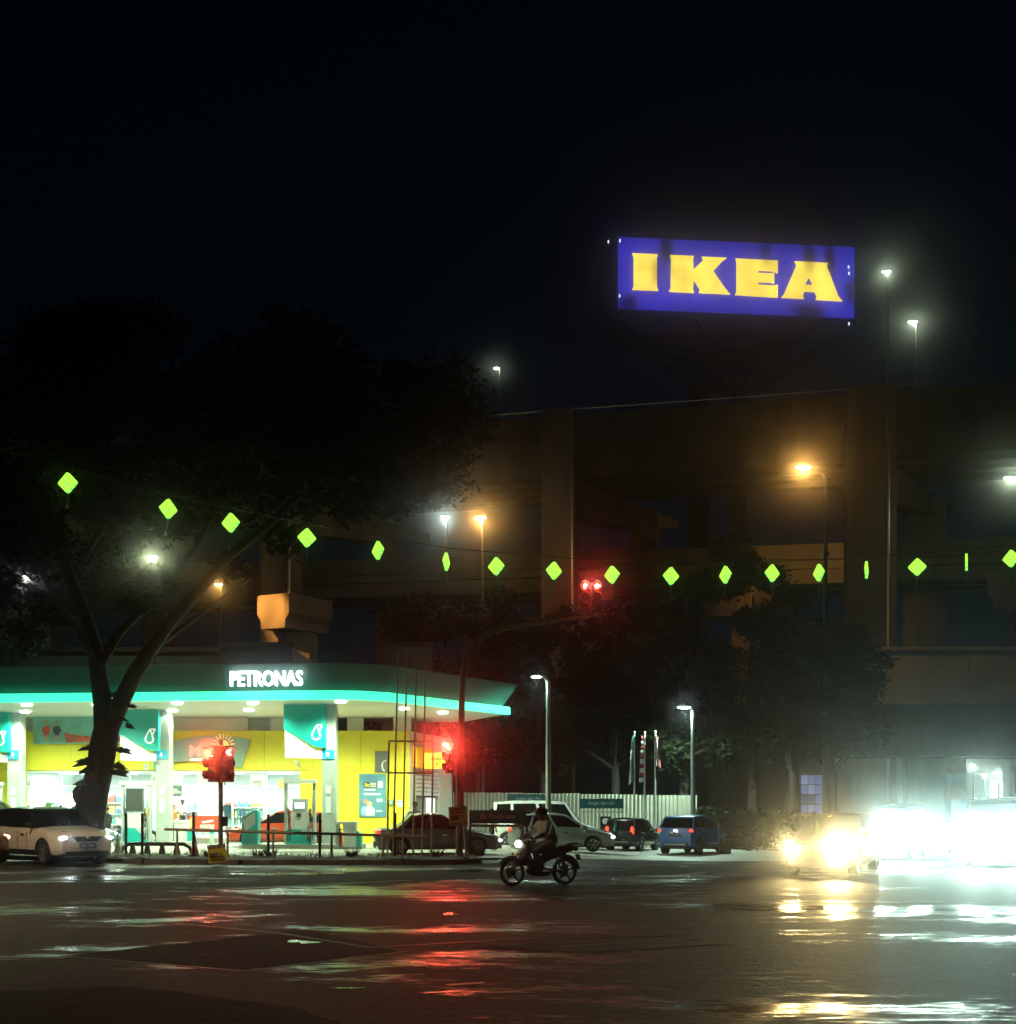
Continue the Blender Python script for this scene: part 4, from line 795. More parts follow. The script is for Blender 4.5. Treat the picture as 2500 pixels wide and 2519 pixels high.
def face(parent, c, fwd, skin):
    """nose, eyes, brows, mouth and ears on a head centred at c"""
    f = Vector(fwd).normalized(); s_ = f.cross(Vector((0, 0, 1))).normalized(); c = Vector(c)
    nb = MB(); nb.ell(c+f*.105+Vector((0, 0, -.015)), (.018, .016, .03), 8, 6); nb.build('nose', skin, parent, smooth=80)
    for q in (-1, 1):
        MB().ell(c+f*.088+s_*q*.034+Vector((0, 0, .015)), (.012, .012, .009), 8, 6).build('eye', HAIR, parent); MB().ell(c+s_*q*.09-f*.005, (.02, .012, .032), 8, 6).build('ear', skin, parent, smooth=80)
    MB().ell(c+f*.094+Vector((0, 0, -.055)), (.012, .026, .008), 8, 6).build('mouth', M('lips', (.2, .07, .05), .5, var=0), parent)
def person(label, loc, facing, shirt, trousers, h=1.7, arms='down', skin=SKIN, sleeves=True, lean=0, bulk=1.0):
    k = h/1.72; B = bulk
    J, Ed, roots = {}, [], {'pelvis'}
    def a(n, p, r, m_): J[n] = ((p[0]*k, p[1]*k, p[2]*k), r*k if not isinstance(r, tuple) else (r[0]*k, r[1]*k), m_)
    a('pelvis', (0, 0, .93), (.155*B, .115*B), 1); a('waist', (0, 0, 1.08), (.145*B, .11*B), 0); a('chest', (lean*.5, 0, 1.28), (.165*B, .115*B), 0); a('neck0', (lean, 0, 1.43), .075, 0); a('neck', (lean, 0, 1.5), .055, 2); a('head', (lean+.015, 0, 1.59), .085, 2); a('crown', (lean+.01, 0, 1.665), .07, 2)
    Ed += [('pelvis', 'waist'), ('waist', 'chest'), ('chest', 'neck0'), ('neck0', 'neck'), ('neck', 'head'), ('head', 'crown')]
    for s_, n in ((1, 'l'), (-1, 'r')):
        a(n+'hip', (0, s_*.095, .86), .095*B, 1); a(n+'knee', (.02*s_, s_*.11, .49), .065, 1); a(n+'ank', (-.02, s_*.12, .09), .045, 1); a(n+'toe', (.14, s_*.135, .035), .036, 3)
        Ed += [('pelvis', n+'hip'), (n+'hip', n+'knee'), (n+'knee', n+'ank'), (n+'ank', n+'toe')]
        if arms == 'bent': el, wr = (-.02, s_*.27, 1.14), (.22, s_*.16, 1.13)
        elif arms == 'hip': el, wr = (-.08, s_*.36, 1.14), (.04, s_*.2, 1.0)
        else: el, wr = (-.03, s_*.25, 1.12), (.05, s_*.26, .88)
        a(n+'sh', (lean*.8, s_*.175, 1.39), .062, 0); a(n+'el', el, .044, 0 if sleeves else 2); a(n+'wr', wr, .031, 2)
        d = (Vector(wr)-Vector(el)).normalized(); hp = Vector(wr)+d*.06; a(n+'ha', tuple(hp), (.036, .02), 2)
        Ed += [('chest', n+'sh'), (n+'sh', n+'el'), (n+'el', n+'wr'), (n+'wr', n+'ha')]
        fingers(J, Ed, roots, n, tuple(Vector(wr)*k), tuple(d), (1, 0, .1) if abs(d.x) < .6 else (0, s_, 0), 2, .45)
    me = skinned('person', J, Ed, roots, [shirt, trousers, skin, DARK])
    t = link('person', me); t.location = loc; t.rotation_euler = (0, 0, facing); tag(t, label, 'person')
    hc = Vector(J['head'][0])
    hb = MB(); hb.ell(hc+Vector((-.014, 0, .038))*k, (.104*k, .094*k, .098*k), 14, 9); hb.v = [(x if x < hc.x+.07*k or z > hc.z+.07*k else hc.x+.06*k, y, max(z, hc.z-.02*k if x < hc.x-.02 else hc.z+.05*k)) for x, y, z in hb.v]; hb.build('hair', HAIR, t, smooth=80)
    face(t, hc, (1, 0, 0), skin)
    return t
cl = lambda n, c: M('cloth '+n, c, .85, var=.2, scale=12)
person('man in orange shirt and dark trousers standing by the service counter', (XD(425, 52.6), 52.6, .07), R(-20), cl('orange', (.75, .25, .06)), cl('charcoal', (.04, .045, .05)), 1.72, 'bent')
person('man in white shirt standing at the service counter facing the forecourt', (XD(449, 53.2), 53.2, .3), R(-100), cl('white', (.75, .78, .75)), cl('charcoal', (1, 1, 1)), 1.7, 'bent', SKIND)
person('person in black clothes walking behind the leaning tree trunk', (XD(264, 50.8), 50.8, .07), R(160), cl('black', (.02, .022, .022)), cl('black', (0, 0, 0)), 1.62, 'down')
person('person in dark shirt standing inside the shop left of the trunk', (XD(188, 56.2), 56.2, .3), R(80), cl('black', (0, 0, 0)), cl('charcoal', (0, 0, 0)), 1.74, 'down')
person('man in white shirt with hands on hips behind the dark grey sedan', (XD(1021, 45.6), 45.6, .06), R(-70), cl('white', (0, 0, 0)), cl('charcoal', (0, 0, 0)), 1.82, 'hip')
person('person in white top and dark trousers behind the green street sign', (-.62, 46.4, .02), R(30), cl('white', (0, 0, 0)), cl('deep navy', (.012, .02, .03)), 1.6, 'down')
# ------------------------------------------------------------------ motorcycles
def bike(label, loc, heading, fair, lit=False):
    t = thing('motorcycle', label, 'motorcycle', loc, heading)
    for xw, nm in ((.62, 'front_wheel'), (-.60, 'rear_wheel')):
        tb = MB(); r = .285; ring = [(.235, -.045), (.27, -.045), (r, -.02), (r, .02), (.27, .045), (.235, .045)]; tb.lathe(ring, (0, 0, 0), 'y', 26)
        w = tb.build(nm, RUBBER, t, smooth=40); w.location = (xw, 0, r)
        rb = MB(); rb.lathe([(.235, -.03), (.215, -.03), (.215, .03), (.235, .03)], (0, 0, 0), 'y', 26); rb.lathe([(0, -.06), (.045, -.06), (.045, .06), (0, .06)], (0, 0, 0), 'y', 12)
        for k in range(5): a = 2*math.pi*k/5+.3; rb.box((math.cos(a)*.13, 0, math.sin(a)*.13), (.2, .03, .028), ry=-a)
        rb.build('rim', M('dark rim', (.10, .10, .10), .35, .7), w); dk = MB(); dk.lathe([(.05, -.055), (.115, -.055), (.115, -.05), (.05, -.05)], (0, 0, 0), 'y', 18); dk.build('brake_disc', STEEL, w)
    b = MB()
    for s_ in (-1, 1): b.tube([(.62, s_*.075, .285), (.46, s_*.075, .72)], .022, 8)
    b.build('fork', STEEL, t)
    m_ = MB(); m_.tube([(.62+.31*math.cos(a), 0, .285+.31*math.sin(a)) for a in np.linspace(.5, 2.6, 9)], .05, 8); m_.build('front_mudguard', fair, t, smooth=40)
    # leg shield and front cowl
    v, f = [], []; prof = [(.56, .42, .10), (.53, .58, .17), (.47, .72, .19), (.44, .86, .15), (.40, .96, .11)]
    lg = MB()
    for x, z, w in prof:
        for y in (-1, -.5, 0, .5, 1): v.append((x-.10*y*y, y*w, z))
    for x, z, w in prof:
        for y in (-1, -.5, 0, .5, 1): v.append((x-.10*y*y-.12, y*w*.8, z))
    for q in range(4):
        for k in range(4): f.append((q*5+k, q*5+k+1, q*5+k+6, q*5+k+5)); f.append((25+q*5+k, 25+q*5+k+5, 25+q*5+k+6, 25+q*5+k+1))
    for q in range(4): f.append((q*5, q*5+5, 30+q*5, 25+q*5)); f.append((q*5+4, 29+q*5, 34+q*5, q*5+9))
    for k in range(4): f.append((k, 25+k, 26+k, k+1)); f.append((20+k, 21+k, 46+k, 45+k))
    lg.add(v, f); lg.build('leg_shield', fair, t, smooth=45)
    bd = MB(); bd.tube([(.42, 0, .55), (.2, 0, .46), (0, 0, .5), (-.2, 0, .62), (-.5, 0, .72), (-.8, 0, .8)], [.07, .085, .09, .11, .12, .05], 10); bd.build('frame_body', fair, t, smooth=50)
    en = MB(); en.ell((.1, 0, .32), (.2, .12, .12), 12, 8); en.box((.0, 0, .25), (.36, .2, .1)); en.build('engine', M('engine metal', (.12, .12, .12), .45, .7), t)
    st = MB(); st.tube([(.02, 0, .70), (-.2, 0, .735), (-.5, 0, .77), (-.76, 0, .80)], [.09, .13, .13, .10], 12); st.v = [(x, y, .72+(z-.72)*.55) for x, y, z in st.v]; st.build('seat', M('seat vinyl', (.02, .02, .02), .5), t, smooth=50)
    b = MB(); b.tube([(.42, 0, .92), (.34, .16, .98), (.27, .34, .97)], .016, 8); b.tube([(.42, 0, .92), (.34, -.16, .98), (.27, -.34, .97)], .016, 8); b.build('handlebar', DARK, t)
    for s_ in (-1, 1):
        b = MB(); b.tube([(.33, s_*.2, .98), (.31, s_*.28, 1.18)], .008, 6); b.ell((.3, s_*.3, 1.21), (.02, .065, .04), 10, 6); b.build('mirror', DARK, t)
        MB().ell((.55, s_*.13, .67), (.03, .05, .03), 8, 6).build('indicator', M('amber lens', (.7, .25, .02), .2), t)
    MB().ell((.475, 0, .88), (.07, .12, .08), 14, 8).build('headlight', E('bike headlamp', (1, .92, .72), 4) if lit else LENS, t, smooth=80)
    b = MB(); b.tube([(-.6, .09, .285), (.0, .09, .36)], .025, 8); b.tube([(-.6, -.09, .285), (.0, -.09, .36)], .025, 8); b.tube([(-.56, .1, .35), (-.42, .12, .7)], .03, 8); b.tube([(-.56, -.1, .35), (-.42, -.12, .7)], .03, 8); b.build('swingarm', STEEL, t)
    b = MB(); b.tube([(.15, -.13, .24), (-.3, -.15, .25), (-.75, -.16, .38)], [.025, .045, .05], 10); b.build('exhaust', CHROME, t, smooth=50)
    m_ = MB(); m_.tube([(-.6+.32*math.cos(a), 0, .285+.32*math.sin(a)) for a in np.linspace(1.2, 3.0, 8)], .055, 8); m_.build('rear_mudguard', DARK, t)
    MB().ell((-.86, 0, .76), (.06, .1, .05), 10, 6).build('tail_light', TAILOFF, t); b = MB(); b.tube([(-.6, .1, .84), (-.9, .1, .88), (-.9, -.1, .88), (-.6, -.1, .84)], .012, 6); b.build('grab_rail', STEEL, t)
    MB().box((-.93, 0, .58), (.01, .2, .14), ry=.3).build('number_plate', PLATE, t)
    for s_ in (-1, 1): MB().tube([(.06, s_*.1, .3), (.06, s_*.28, .29)], .018, 6).build('footrest', DARK, t)
    return t
BH = R(180+24); bl = (XD(1326, 25.7), 25.7, 0)
mc = bike('dark underbone motorcycle with lit headlamp crossing the junction', bl, BH, M('bike plastic', (.02, .018, .018), .3, coat=.5), True)
light('bike_beam', 'SPOT', (.58, 0, .88), (1, .88, .6), 14, mc, .05, (1, .25, -.05), R(120), 1)
J, Ed, roots = {}, [], {'pelvis'}
def a(n, p, r, m_): J[n] = (p, r, m_)
a('pelvis', (-.30, 0, .90), (.19, .17), 1); a('waist', (-.27, 0, 1.04), (.225, .19), 0); a('belly', (-.20, 0, 1.14), (.23, .20), 0); a('chest', (-.16, 0, 1.28), (.21, .165), 0); a('neck0', (-.10, 0, 1.42), .10, 0); a('neck', (-.085, 0, 1.48), .062, 2); a('head', (-.05, 0, 1.575), .088, 2); a('crown', (-.055, 0, 1.65), .072, 2)
Ed += [('pelvis', 'waist'), ('waist', 'belly'), ('belly', 'chest'), ('chest', 'neck0'), ('neck0', 'neck'), ('neck', 'head'), ('head', 'crown')]
for s_, n in ((1, 'l'), (-1, 'r')):
    a(n+'hip', (-.26, s_*.13, .86), .125, 1); a(n+'knee', (.20, s_*.21, .72), .088, 1); a(n+'ank', (.02, s_*.23, .36), .056, 1); a(n+'toe', (.17, s_*.24, .325), .042, 3)
    Ed += [('pelvis', n+'hip'), (n+'hip', n+'knee'), (n+'knee', n+'ank'), (n+'ank', n+'toe')]
    a(n+'sh', (-.12, s_*.21, 1.38), .082, 0); a(n+'el', (.0, s_*.36, 1.13), .062, 0); a(n+'fa', (.12, s_*.355, 1.07), .046, 2); a(n+'wr', (.24, s_*.345, 1.02), .033, 2); a(n+'ha', (.29, s_*.335, 1.0), (.036, .024), 2)
    Ed += [('chest', n+'sh'), (n+'sh', n+'el'), (n+'el', n+'fa'), (n+'fa', n+'wr'), (n+'wr', n+'ha')]
    fingers(J, Ed, roots, n, (.225, s_*.335, 1.015), (1, -.0, -.12), (0, s_, 0), 2, .75)
J = {k_: ((p_[0], p_[1], .9+(p_[2]-.9)*.88) if p_[2] > .9 else p_, (tuple(q_*1.12 for q_ in r_) if isinstance(r_, tuple) else r_*(1.12 if r_ > .05 else 1)), m_) for k_, (p_, r_, m_) in J.items()}
HS = lambda z: .9+(z-.9)*.88
me = skinned('person', J, Ed, roots, [cl('khaki', (.78, .74, .64)), cl('grey trouser', (.38, .37, .35)), SKIND, cl('shoe', (.12, .11, .1))], sub=2)
rd = link('person', me); rd.location = bl; rd.rotation_euler = (0, 0, BH); tag(rd, 'heavy-set rider in pale shirt and dark helmet on the motorcycle', 'person')
hb = MB(); hb.ell((-.065, 0, 1.625), (.145, .125, .135), 20, 12); hb.v = [(x, y, HS(max(z, 1.58 if x > .0 else 1.53))) for x, y, z in hb.v]; hb.build('helmet', M('helmet shell', (.02, .02, .022), .2, coat=.8), rd, smooth=60)
vz = MB(); vz.box((.07, 0, HS(1.64)), (.07, .17, .015), ry=.2); vz.build('helmet_peak', DARK, rd); face(rd, (-.05, 0, HS(1.565)), (1, 0, 0), SKIND)
bike('dark motorcycle parked half hidden behind the left pump', (XD(333, 51.6), 51.6, .07), R(3), M('bike plastic', (0, 0, 0)))
# ------------------------------------------------------------------ traffic signals
SIGB = M('signal housing', (.06, .055, .05), .5, var=.2)
REDL = E('red signal', (1, .12, .06), 40); REDW = E('red signal core', (1, .55, .40), 40); LOFF = M('unlit signal lens', (.03, .03, .03), .15, var=0)
def disc(b, c, r, n=16): b.lathe([(0, 0), (r, 0)], c, 'x', n)
def signal_head(parent, loc, yaw, lit, glyph):
    """a three-aspect head facing local +x"""
    hb = MB(); hb.box((0, 0, 0), (.20, .34, 1.02)); o = hb.build('signal_head', SIGB, parent); o.location = loc; o.rotation_euler = (0, 0, yaw)
    for k, z in enumerate((.33, 0, -.33)):
        vb = MB(); v, f = [], []; n = 14
        for x, rr in ((.10, .155), (.36, .145)):
            for i in range(n+1):
                a = R(-40)+R(260)*i/n; v.append((x-(.12*(1-math.sin(a))*.5 if x > .2 else 0), rr*math.cos(a), z+rr*math.sin(a)))
        for i in range(n): f.append((i, i+1, n+2+i, n+1+i))
        v2 = [(x, y*.93, z+(zz-z)*.93) for x, y, zz in v]; m_ = len(v); f += [tuple(m_+q for q in reversed(p)) for p in f]
        vb.add(v+v2, f); vb.build('visor', SIGB, o, smooth=50)
        lb = MB(); lb.lathe([(0, .125), (.08, .122), (.125, .104)], (0, 0, z), 'x', 18)
        lb.build('lens', (E('red lens dim', (1, .05, .02), 3) if glyph else REDL) if (k == 0 and lit) else LOFF, o, smooth=60)
        if k == 0 and lit and glyph:
            g = MB()
            def seg(p, q, w=.03): 
                p, q = Vector(p), Vector(q); d = q-p; g.box((.135, (p.x+q.x)/2, z+(p.y+q.y)/2), (.02, d.length, w), rx=math.atan2(d.y, d.x))
            for p, q in {'>': (((-.06, .07), (.05, 0)), ((.05, 0), (-.06, -.07))), 'up': (((.0, .07), (.0, -.07)), ((.0, .07), (-.06, .01))), 'right': (((-.09, 0), (.05, 0)), ((.05, 0), (-.0, .06)), ((.05, 0), (-.0, -.06)))}[glyph]:
                seg((-p[0], p[1]), (-q[0], q[1]))
            g.build('arrow', REDW, o)
    return o
GPOLE = M('grey signal pole', (.20, .19, .15), .55, .3, var=.3, scale=6)
d1 = 34.7; x1 = XD(543, d1)
ts1 = thing('traffic_light', 'red traffic light with twin side-facing heads on a slim pole', 'traffic light', (x1, d1, .1))
MB().tube([(0, 0, 0), (0, 0, ZD(1880, d1)-.1)], .065, 12).build('pole', GPOLE, ts1, smooth=50); MB().lathe([(.13, 0), (.13, .03), (.07, .06)], (0, 0, 0)).build('base_plate', GPOLE, ts1)
zh = ZD(1880, d1)-.1
MB().tube([(.1, .05, zh-.6), (.12, .03, zh+.3)], .02, 6).build('conduit', GPOLE, ts1); MB().box((0, .05, zh+.62), (.1, .1, .16)).build('top_cap', SIGB, ts1); MB().box((.13, 0, 1.15), (.12, .14, .28)).build('push_button_box', DARK, ts1)
for yaw, dx, g in ((R(230), -.16, None), (R(300), .2, '>')): signal_head(ts1, (dx, -.08, zh), yaw, True, g)
light('red_signal_glow', 'SPOT', (-.25, -.42, zh+.33), (1, .07, .03), 480, ts1, .08, (.33, -1, -.05), R(34), 1)
d2 = 38.0; x2 = XD(1130, d2)
ts2 = thing('traffic_light', 'glaring red traffic light on the tall pole with curved mast arm', 'traffic light', (x2, d2, .1))
arm = [(0, 0, 0), (.02, 0, 2.5)]+[tuple(P(px, py, d2)-Vector((x2, d2, .1))) for px, py in ((1134, 1800), (1138, 1680), (1146, 1620), (1162, 1585), (1190, 1562), (1240, 1546), (1330, 1530), (1420, 1519), (1462, 1512))]
MB().tube(arm, [.11, .105, .10, .095, .09, .085, .08, .075, .07, .06, .05], 12).build('mast', GPOLE, ts2, smooth=50)
MB().lathe([(.22, 0), (.22, .04), (.13, .1)], (0, 0, 0)).build('base_plate', GPOLE, ts2)
for s_ in (-1, 1): MB().tube([(s_*.13, -.08, 1.1), (s_*.13, -.08, 2.5)], .022, 6).build('conduit', GPOLE, ts2)
zh = ZD(1862, d2)-.1
for yaw, dx, g, lt in ((R(232), -.24, None, True), (R(335), .36, None, False)): signal_head(ts2, (dx, -.06, zh+.0), yaw, lt, g)
light('red_signal_glow', 'SPOT', (-.42, -.36, zh+.33), (1, .05, .03), 1050, ts2, .09, (.03, -1, -.06), R(34), 1)
za = ZD(1470, d2)-.1
for px, g in ((1438, 'up'), (1468, 'right')): signal_head(ts2, (XD(px, d2)-x2, -.05, za), R(270), True, g)
light('red_arrow_glow', 'SPOT', (XD(1455, d2)-x2, -.32, za+.33), (1, .03, .03), 130, ts2, .06, (-.07, -1, -.22), R(50), 1)
# ------------------------------------------------------------------ yellow adverts, street sign
YAD = M('yellow advert board', (.62, .52, .05), .6, var=.25, scale=3); PRT = M('advert print', (.06, .05, .02), .6)
for px0, px1, py0, py1, d, tilt, lab in ((1107, 1152, 2031, 1984, 37.8, .07, 'yellow advert card with phone number on the mast-arm pole'), (517, 562, 2121, 2078, 34.5, .1, 'yellow advert card tied to the foot of the slim signal pole')):
    w, h = (px1-px0)/F*d, (py1-py0)/F*-d; t = thing('advert_card', lab, 'advert', (XD((px0+px1)/2, d), d-.16, ZD(py0, d)), 0); t.rotation_euler = (0, -tilt, 0)
    MB().box((0, 0, h/2), (w, .012, h)).build('card', YAD, t)
    top_ = 'slim' in lab
    for k, z in enumerate((.9, .8, .68)): MB().box((random.uniform(-.02, .02), -.009, h*(z if not top_ else 1-z)), (w*.8, .006, .035)).build('print_line', PRT, t)
    MB().box((-.1, -.009, h*.42), (w*.45, .006, h*.28)).build('print_block', M('advert grey', (.1, .09, .07), .6), t); b = MB(); b.lathe([(.05, -.006), (.03, -.012)], (w*.2, 0, h*.45), 'y', 12); b.build('print_mark', PRT, t)
    zt = h*.06 if not top_ else h*.92
    MB().box((.0, -.010, zt), (w, .006, .10)).build('number_strip', M('strip black', (.015, .015, .012), .6), t); text('0115-361 2243', w*.9, .075, .004, M('number white', (.6, .6, .5), .5, var=0), t, (0, -.018, zt))
ds = 38.2; sn = thing('street_sign', 'dark green street name sign reading Jln Cochrane on leaning legs', 'street sign', (XD(1224, ds), ds, .1))
zc = (ZD(1994, ds)+ZD(2025, ds))/2-.1; sw = 139/F*ds
MB().box((0, 0, zc), (sw, .04, .42), ry=.0).build('name_plate', M('sign green', (.025, .26, .29), .4), sn)
text('Jln Cochrane', sw*.62, .18, .005, M('sign white', (.85, .86, .82), .4, var=0, ), sn, (.0, -.028, zc))
for q, (xx, lean, mt) in enumerate(((-sw/2+.03, .0, DARK), (sw/2-.12, .03, RUSTP), (sw/2-.02, .16, DARK))): MB().tube([(xx, .05, zc+.1), (xx+lean, .05, -.05)], .035 if q != 1 else .05, 8).build('leg', mt, sn)
MB().box((-.05, .045, zc-.28), (sw*.9, .03, .08)).build('rail', RUSTP, sn)
MB().tube([(-sw/2-.15, .1, zc-.2), (-sw/2-.08, .1, 0)], .05, 8).build('leg', RUSTP, sn)
# ------------------------------------------------------------------ steel pole frame
fd = 37.4; pf = thing('steel_pole_frame', 'empty billboard frame of four tall thin poles with cross bars', 'frame', (XD(1008, fd), fd, .1))
def FP(px, py): return P(px, py, fd)-Vector(pf.location)
for a, c in (((980, 1600), (955+12, 2109)), ((1002, 1601), (990, 2109)), ((1025, 1602), (1016, 2109)), ((1048, 1603), (1038, 2108))): MB().tube([FP(*c), FP(*a)], .026, 8).build('pole', RUSTP, pf)
for a, c in (((957, 1824), (953, 2109)), ((1066, 1824), (1061, 2106))): MB().tube([FP(*c), FP(*a)], .028, 8).build('upright', RUSTP, pf)
for a, c in (((956, 1823), (1067, 1824)), ((955, 1901), (1066, 1902))): MB().tube([FP(*c), FP(*a)], .026, 8).build('cross_bar', RUSTP, pf)
# ------------------------------------------------------------------ railing and chain-link fence
rl = thing('pipe_railing', 'pale pipe railing along the back of the verge', 'railing', (-7.3, 37.3, .12))
def RP(px, py, d=37.2): return P(px, py, d)-Vector(rl.location)
MB().tube([RP(405, 2040), RP(640, 2047), RP(1048, 2058)], .045, 10).build('rail', RUSTP, rl)
for px, py in ((436, 2041), (560, 2045), (672, 2049), (816, 2053), (942, 2056)): MB().tube([RP(px, 2112), RP(px, py)], .036, 8).build('post', RUSTP, rl)
cf = thing('chain_link_fence', 'thin chain-link fence on black posts before the pumps', 'fence', (-8.5, 37.7, .12))
pp = [(-60, 2004, 46), (60, 2004, 43.6), (162, 2003, 41.6), (310, 2001, 38.8), (350, 2001, 38.5), (476, 1998, 37.9), (660, 2004, 37.7), (787, 2000, 37.7), (972, 2000, 37.7)]
tops = []
for px, py, d in pp:
    x = XD(px, d)-cf.location.x; zt = ZD(py, d)-.12; MB().tube([(x, d-cf.location.y, -.05), (x, d-cf.location.y, zt)], .045, 8).build('post', DARK, cf); tops.append((x, d-cf.location.y, zt))
b = MB()
for (xa, ya, za_), (xb, yb, zb_) in zip(tops, tops[1:]):
    A_, B_ = Vector((xa, ya, 0)), Vector((xb, yb, 0)); ln = (B_-A_).length; n = int(ln/.11)
    for s_ in (0, 1):
        for k in range(-12, n+1):
            u0, u1 = k*.11/ln, (k*.11+1.3)/ln; z0, z1 = .05, 1.35
            if u0 < 0: z0 += (-u0/(u1-u0))*1.3; u0 = 0
            if u1 > 1: z1 -= (u1-1)/(u1-u0 if u1 != u0 else 1)*1.3; u1 = 1
            if u1 <= u0 or z1 <= z0: continue
            p, q = A_.lerp(B_, u0 if not s_ else 1-u0), A_.lerp(B_, u1 if not s_ else 1-u1); b.tube([(p.x, p.y+.004*s_, z0), (q.x, q.y+.004*s_, z1)], .0022, 3, cap=False)
stuff(b.build('wire_mesh', M('fence wire', (.2, .21, .2), .5, .6), cf))
# ------------------------------------------------------------------ small forecourt things
def cone(px, d, lab, col):
    t = thing('traffic_cone', lab, 'cone', (XD(px, d), d, .07)); MB().box((0, 0, .02), (.36, .36, .04)).build('base', DARK, t); MB().lathe([(.14, .04), (.10, .25), (.065, .45), (.03, .70), (0, .71)], (0, 0, 0), n=16).build('cone', M('cone '+lab[:6], col, .5), t, smooth=50); MB().lathe([(.089, .33), (.072, .45)], (0, 0, 0), n=16).build('stripe', WHITE, t)
cone(479, 39.5, 'orange traffic cone by the fence post right of the left pump', (.6, .14, .04)); cone(290, 41, 'faded pale cone left of the left pump', (.42, .38, .33))
hb_ = thing('hoop_barrier', 'low dark hoop barrier with pale feet in front of the left pump', 'barrier', (XD(385, 41.5), 41.5, .07))
w = 2.25; MB().tube([(-w/2-.1, 0, 0), (-w/2, 0, .22), (-w/2+.2, 0, .34), (w/2-.2, 0, .34), (w/2, 0, .22), (w/2+.1, 0, 0)], .07, 10).build('hoop', DARK, hb_, smooth=50)
for k in range(4): MB().lathe([(.12, 0), (.11, .12), (.06, .34)], (-w/2+.35+k*.5, -.12, 0), n=10).build('foot', CONC, hb_)
for px, lab in ((521, 'pale bollard in front of the red sales banner'),):
    t = thing('bollard', lab, 'bollard', (XD(px, 50.5), 50.5, .07)); MB().lathe([(.09, 0), (.09, .75), (.05, .82), (0, .83)], (0, 0, 0), n=12).build('post', GREYP, t, smooth=50); MB().lathe([(.093, .5), (.093, .6)], (0, 0, 0), n=12).build('band', TEAL, t)
bl_ = thing('concrete_block', 'small pale concrete block beside the front wheel of the blue SUV', 'block', (XD(1783, 53.5), 53.5, gz(10, 53.5))); b = MB(); b.box((0, 0, .24), (.5, .4, .52), taper=.9); b.build('block', CONC, bl_); MB().tube([(-.25, .1, 0), (-.25, .1, 1.5)], .02, 6).build('marker_rod', STEEL, bl_)
# ------------------------------------------------------------------ flagpoles
FW, FR, FB = M('flag white', (.7, .7, .68), .8), M('flag red', (.3, .03, .03), .8), M('flag teal', (.01, .12, .13), .8)
for q, (px, py, lab) in enumerate(((1561, 1803, 'left flagpole with a limp dark teal flag'), (1586, 1804, 'middle flagpole with a limp striped flag'), (1612, 1802, 'right flagpole with a limp white and red flag'))):
    d = 59.6; x = XD(px, d); t = thing('flagpole', lab, 'flagpole', (x, d, gz(x, d))); zt = ZD(py, d)-t.location.z
    MB().tube([(0, 0, 0), (0, 0, zt)], [.055, .035], 10).build('pole', M('white pole', (.6, .62, .6), .4), t, smooth=50); MB().ell((0, 0, zt+.04), (.06, .06, .06), 10, 6).build('finial', WHITE, t)
    fl_ = 2.3 if q < 2 else 1.5
    stripes = [FB, FW] if q == 0 else [FR, FW]*5 if q == 1 else [FW, FW, FR]
    for k, m_ in enumerate(stripes):
        n = 12; v, f = [], []; ns = len(stripes); sx_ = -1 if q < 2 else 1
        if q == 1: u0, u1, za0, zb0 = 0, 1, zt-.1-fl_*k/ns, zt-.1-fl_*(k+1)/ns
        else: u0, u1, za0, zb0 = k/ns, (k+1)/ns, zt-.1, zt-.1-fl_
        for i in range(n+1):
            s_ = i/n; z = za0+(zb0-za0)*s_; wv = .05*math.sin(s_*7+k)+.03
            wd = (.10+.14*((zt-z)/fl_))
            for u_ in (u0, u1): v.append((sx_*(u_*wd+.04), -.05+.06*math.sin(u_*9+s_*5), z-u_*.15*(q != 1)))
        f = [(2*i, 2*i+1, 2*i+3, 2*i+2) for i in range(n)]
        mb = MB(); mb.add(v, f); mb.add([(a_, b_+.012, c_) for a_, b_, c_ in v], f); mb.build('flag_cloth', m_, t, smooth=60)
# ------------------------------------------------------------------ lamps
SOD = (1, .47, .10)
def street_lamp(label, px, d, pyt, base_z, armdx, col, power, glow, hue, r=.06, head=.55, poledim=False, base_px=None, name='street_lamp', cone=None, down=False):
    x = XD(base_px or px, d); t = thing(name, label, 'street lamp', (x, d, base_z)); h = ZD(pyt, d)-base_z; xh = XD(px, d)-x
    m_ = STEEL if not poledim else M('dark pole', (.06, .06, .06), .5, .4)
    pts = [(0, 0, 0), (0, 0, h*.6), (0, 0, h-.02*h)]+([(xh*.5, 0, h+.06), (xh, 0, h+.12)] if abs(xh) > .2 else [(0, 0, h+.1)])
    MB().tube(pts, [r*1.3, r, r*.8]+[r*.6]*(len(pts)-3), 10).build('pole', m_, t, smooth=50)
    hd_ = MB(); hd_.ell((xh-.1*armdx, 0, h+.10), (head*.55, .14, .07), 14, 8); hd_.build('lamp_head', DARK, t, smooth=60)
    ln = MB(); ln.ell((xh-.12*armdx, -.02, h+.045), (head*.46, .13, .06), 14, 8); ln.build('lamp_lens', E('lamp glow %s' % hue, glow[:3], glow[3]), t, smooth=60)
    if down: light('lamp_light', 'SPOT', (xh-.12*armdx, -.02, h-.06), col, power, t, .12, (0, 0, -1), R(cone or 165), .5)
    else: light('lamp_light', 'POINT', (xh-.12*armdx, -.1, h-.08), col, power, t, .12)
    return t
SG = (1, .72, .30, 30)
street_lamp('tall double pole with glowing amber sodium lamp before the right pier', 1983, 52, 1152, 0, 1, SOD, 620, SG, 'sodium', .10, .7, True, base_px=2031)
street_lamp('slim pole with amber sodium lamp in front of the middle highway', 1188, 68, 1276, 0, 1, SOD, 620, SG, 'sodium', .09, .7, False)
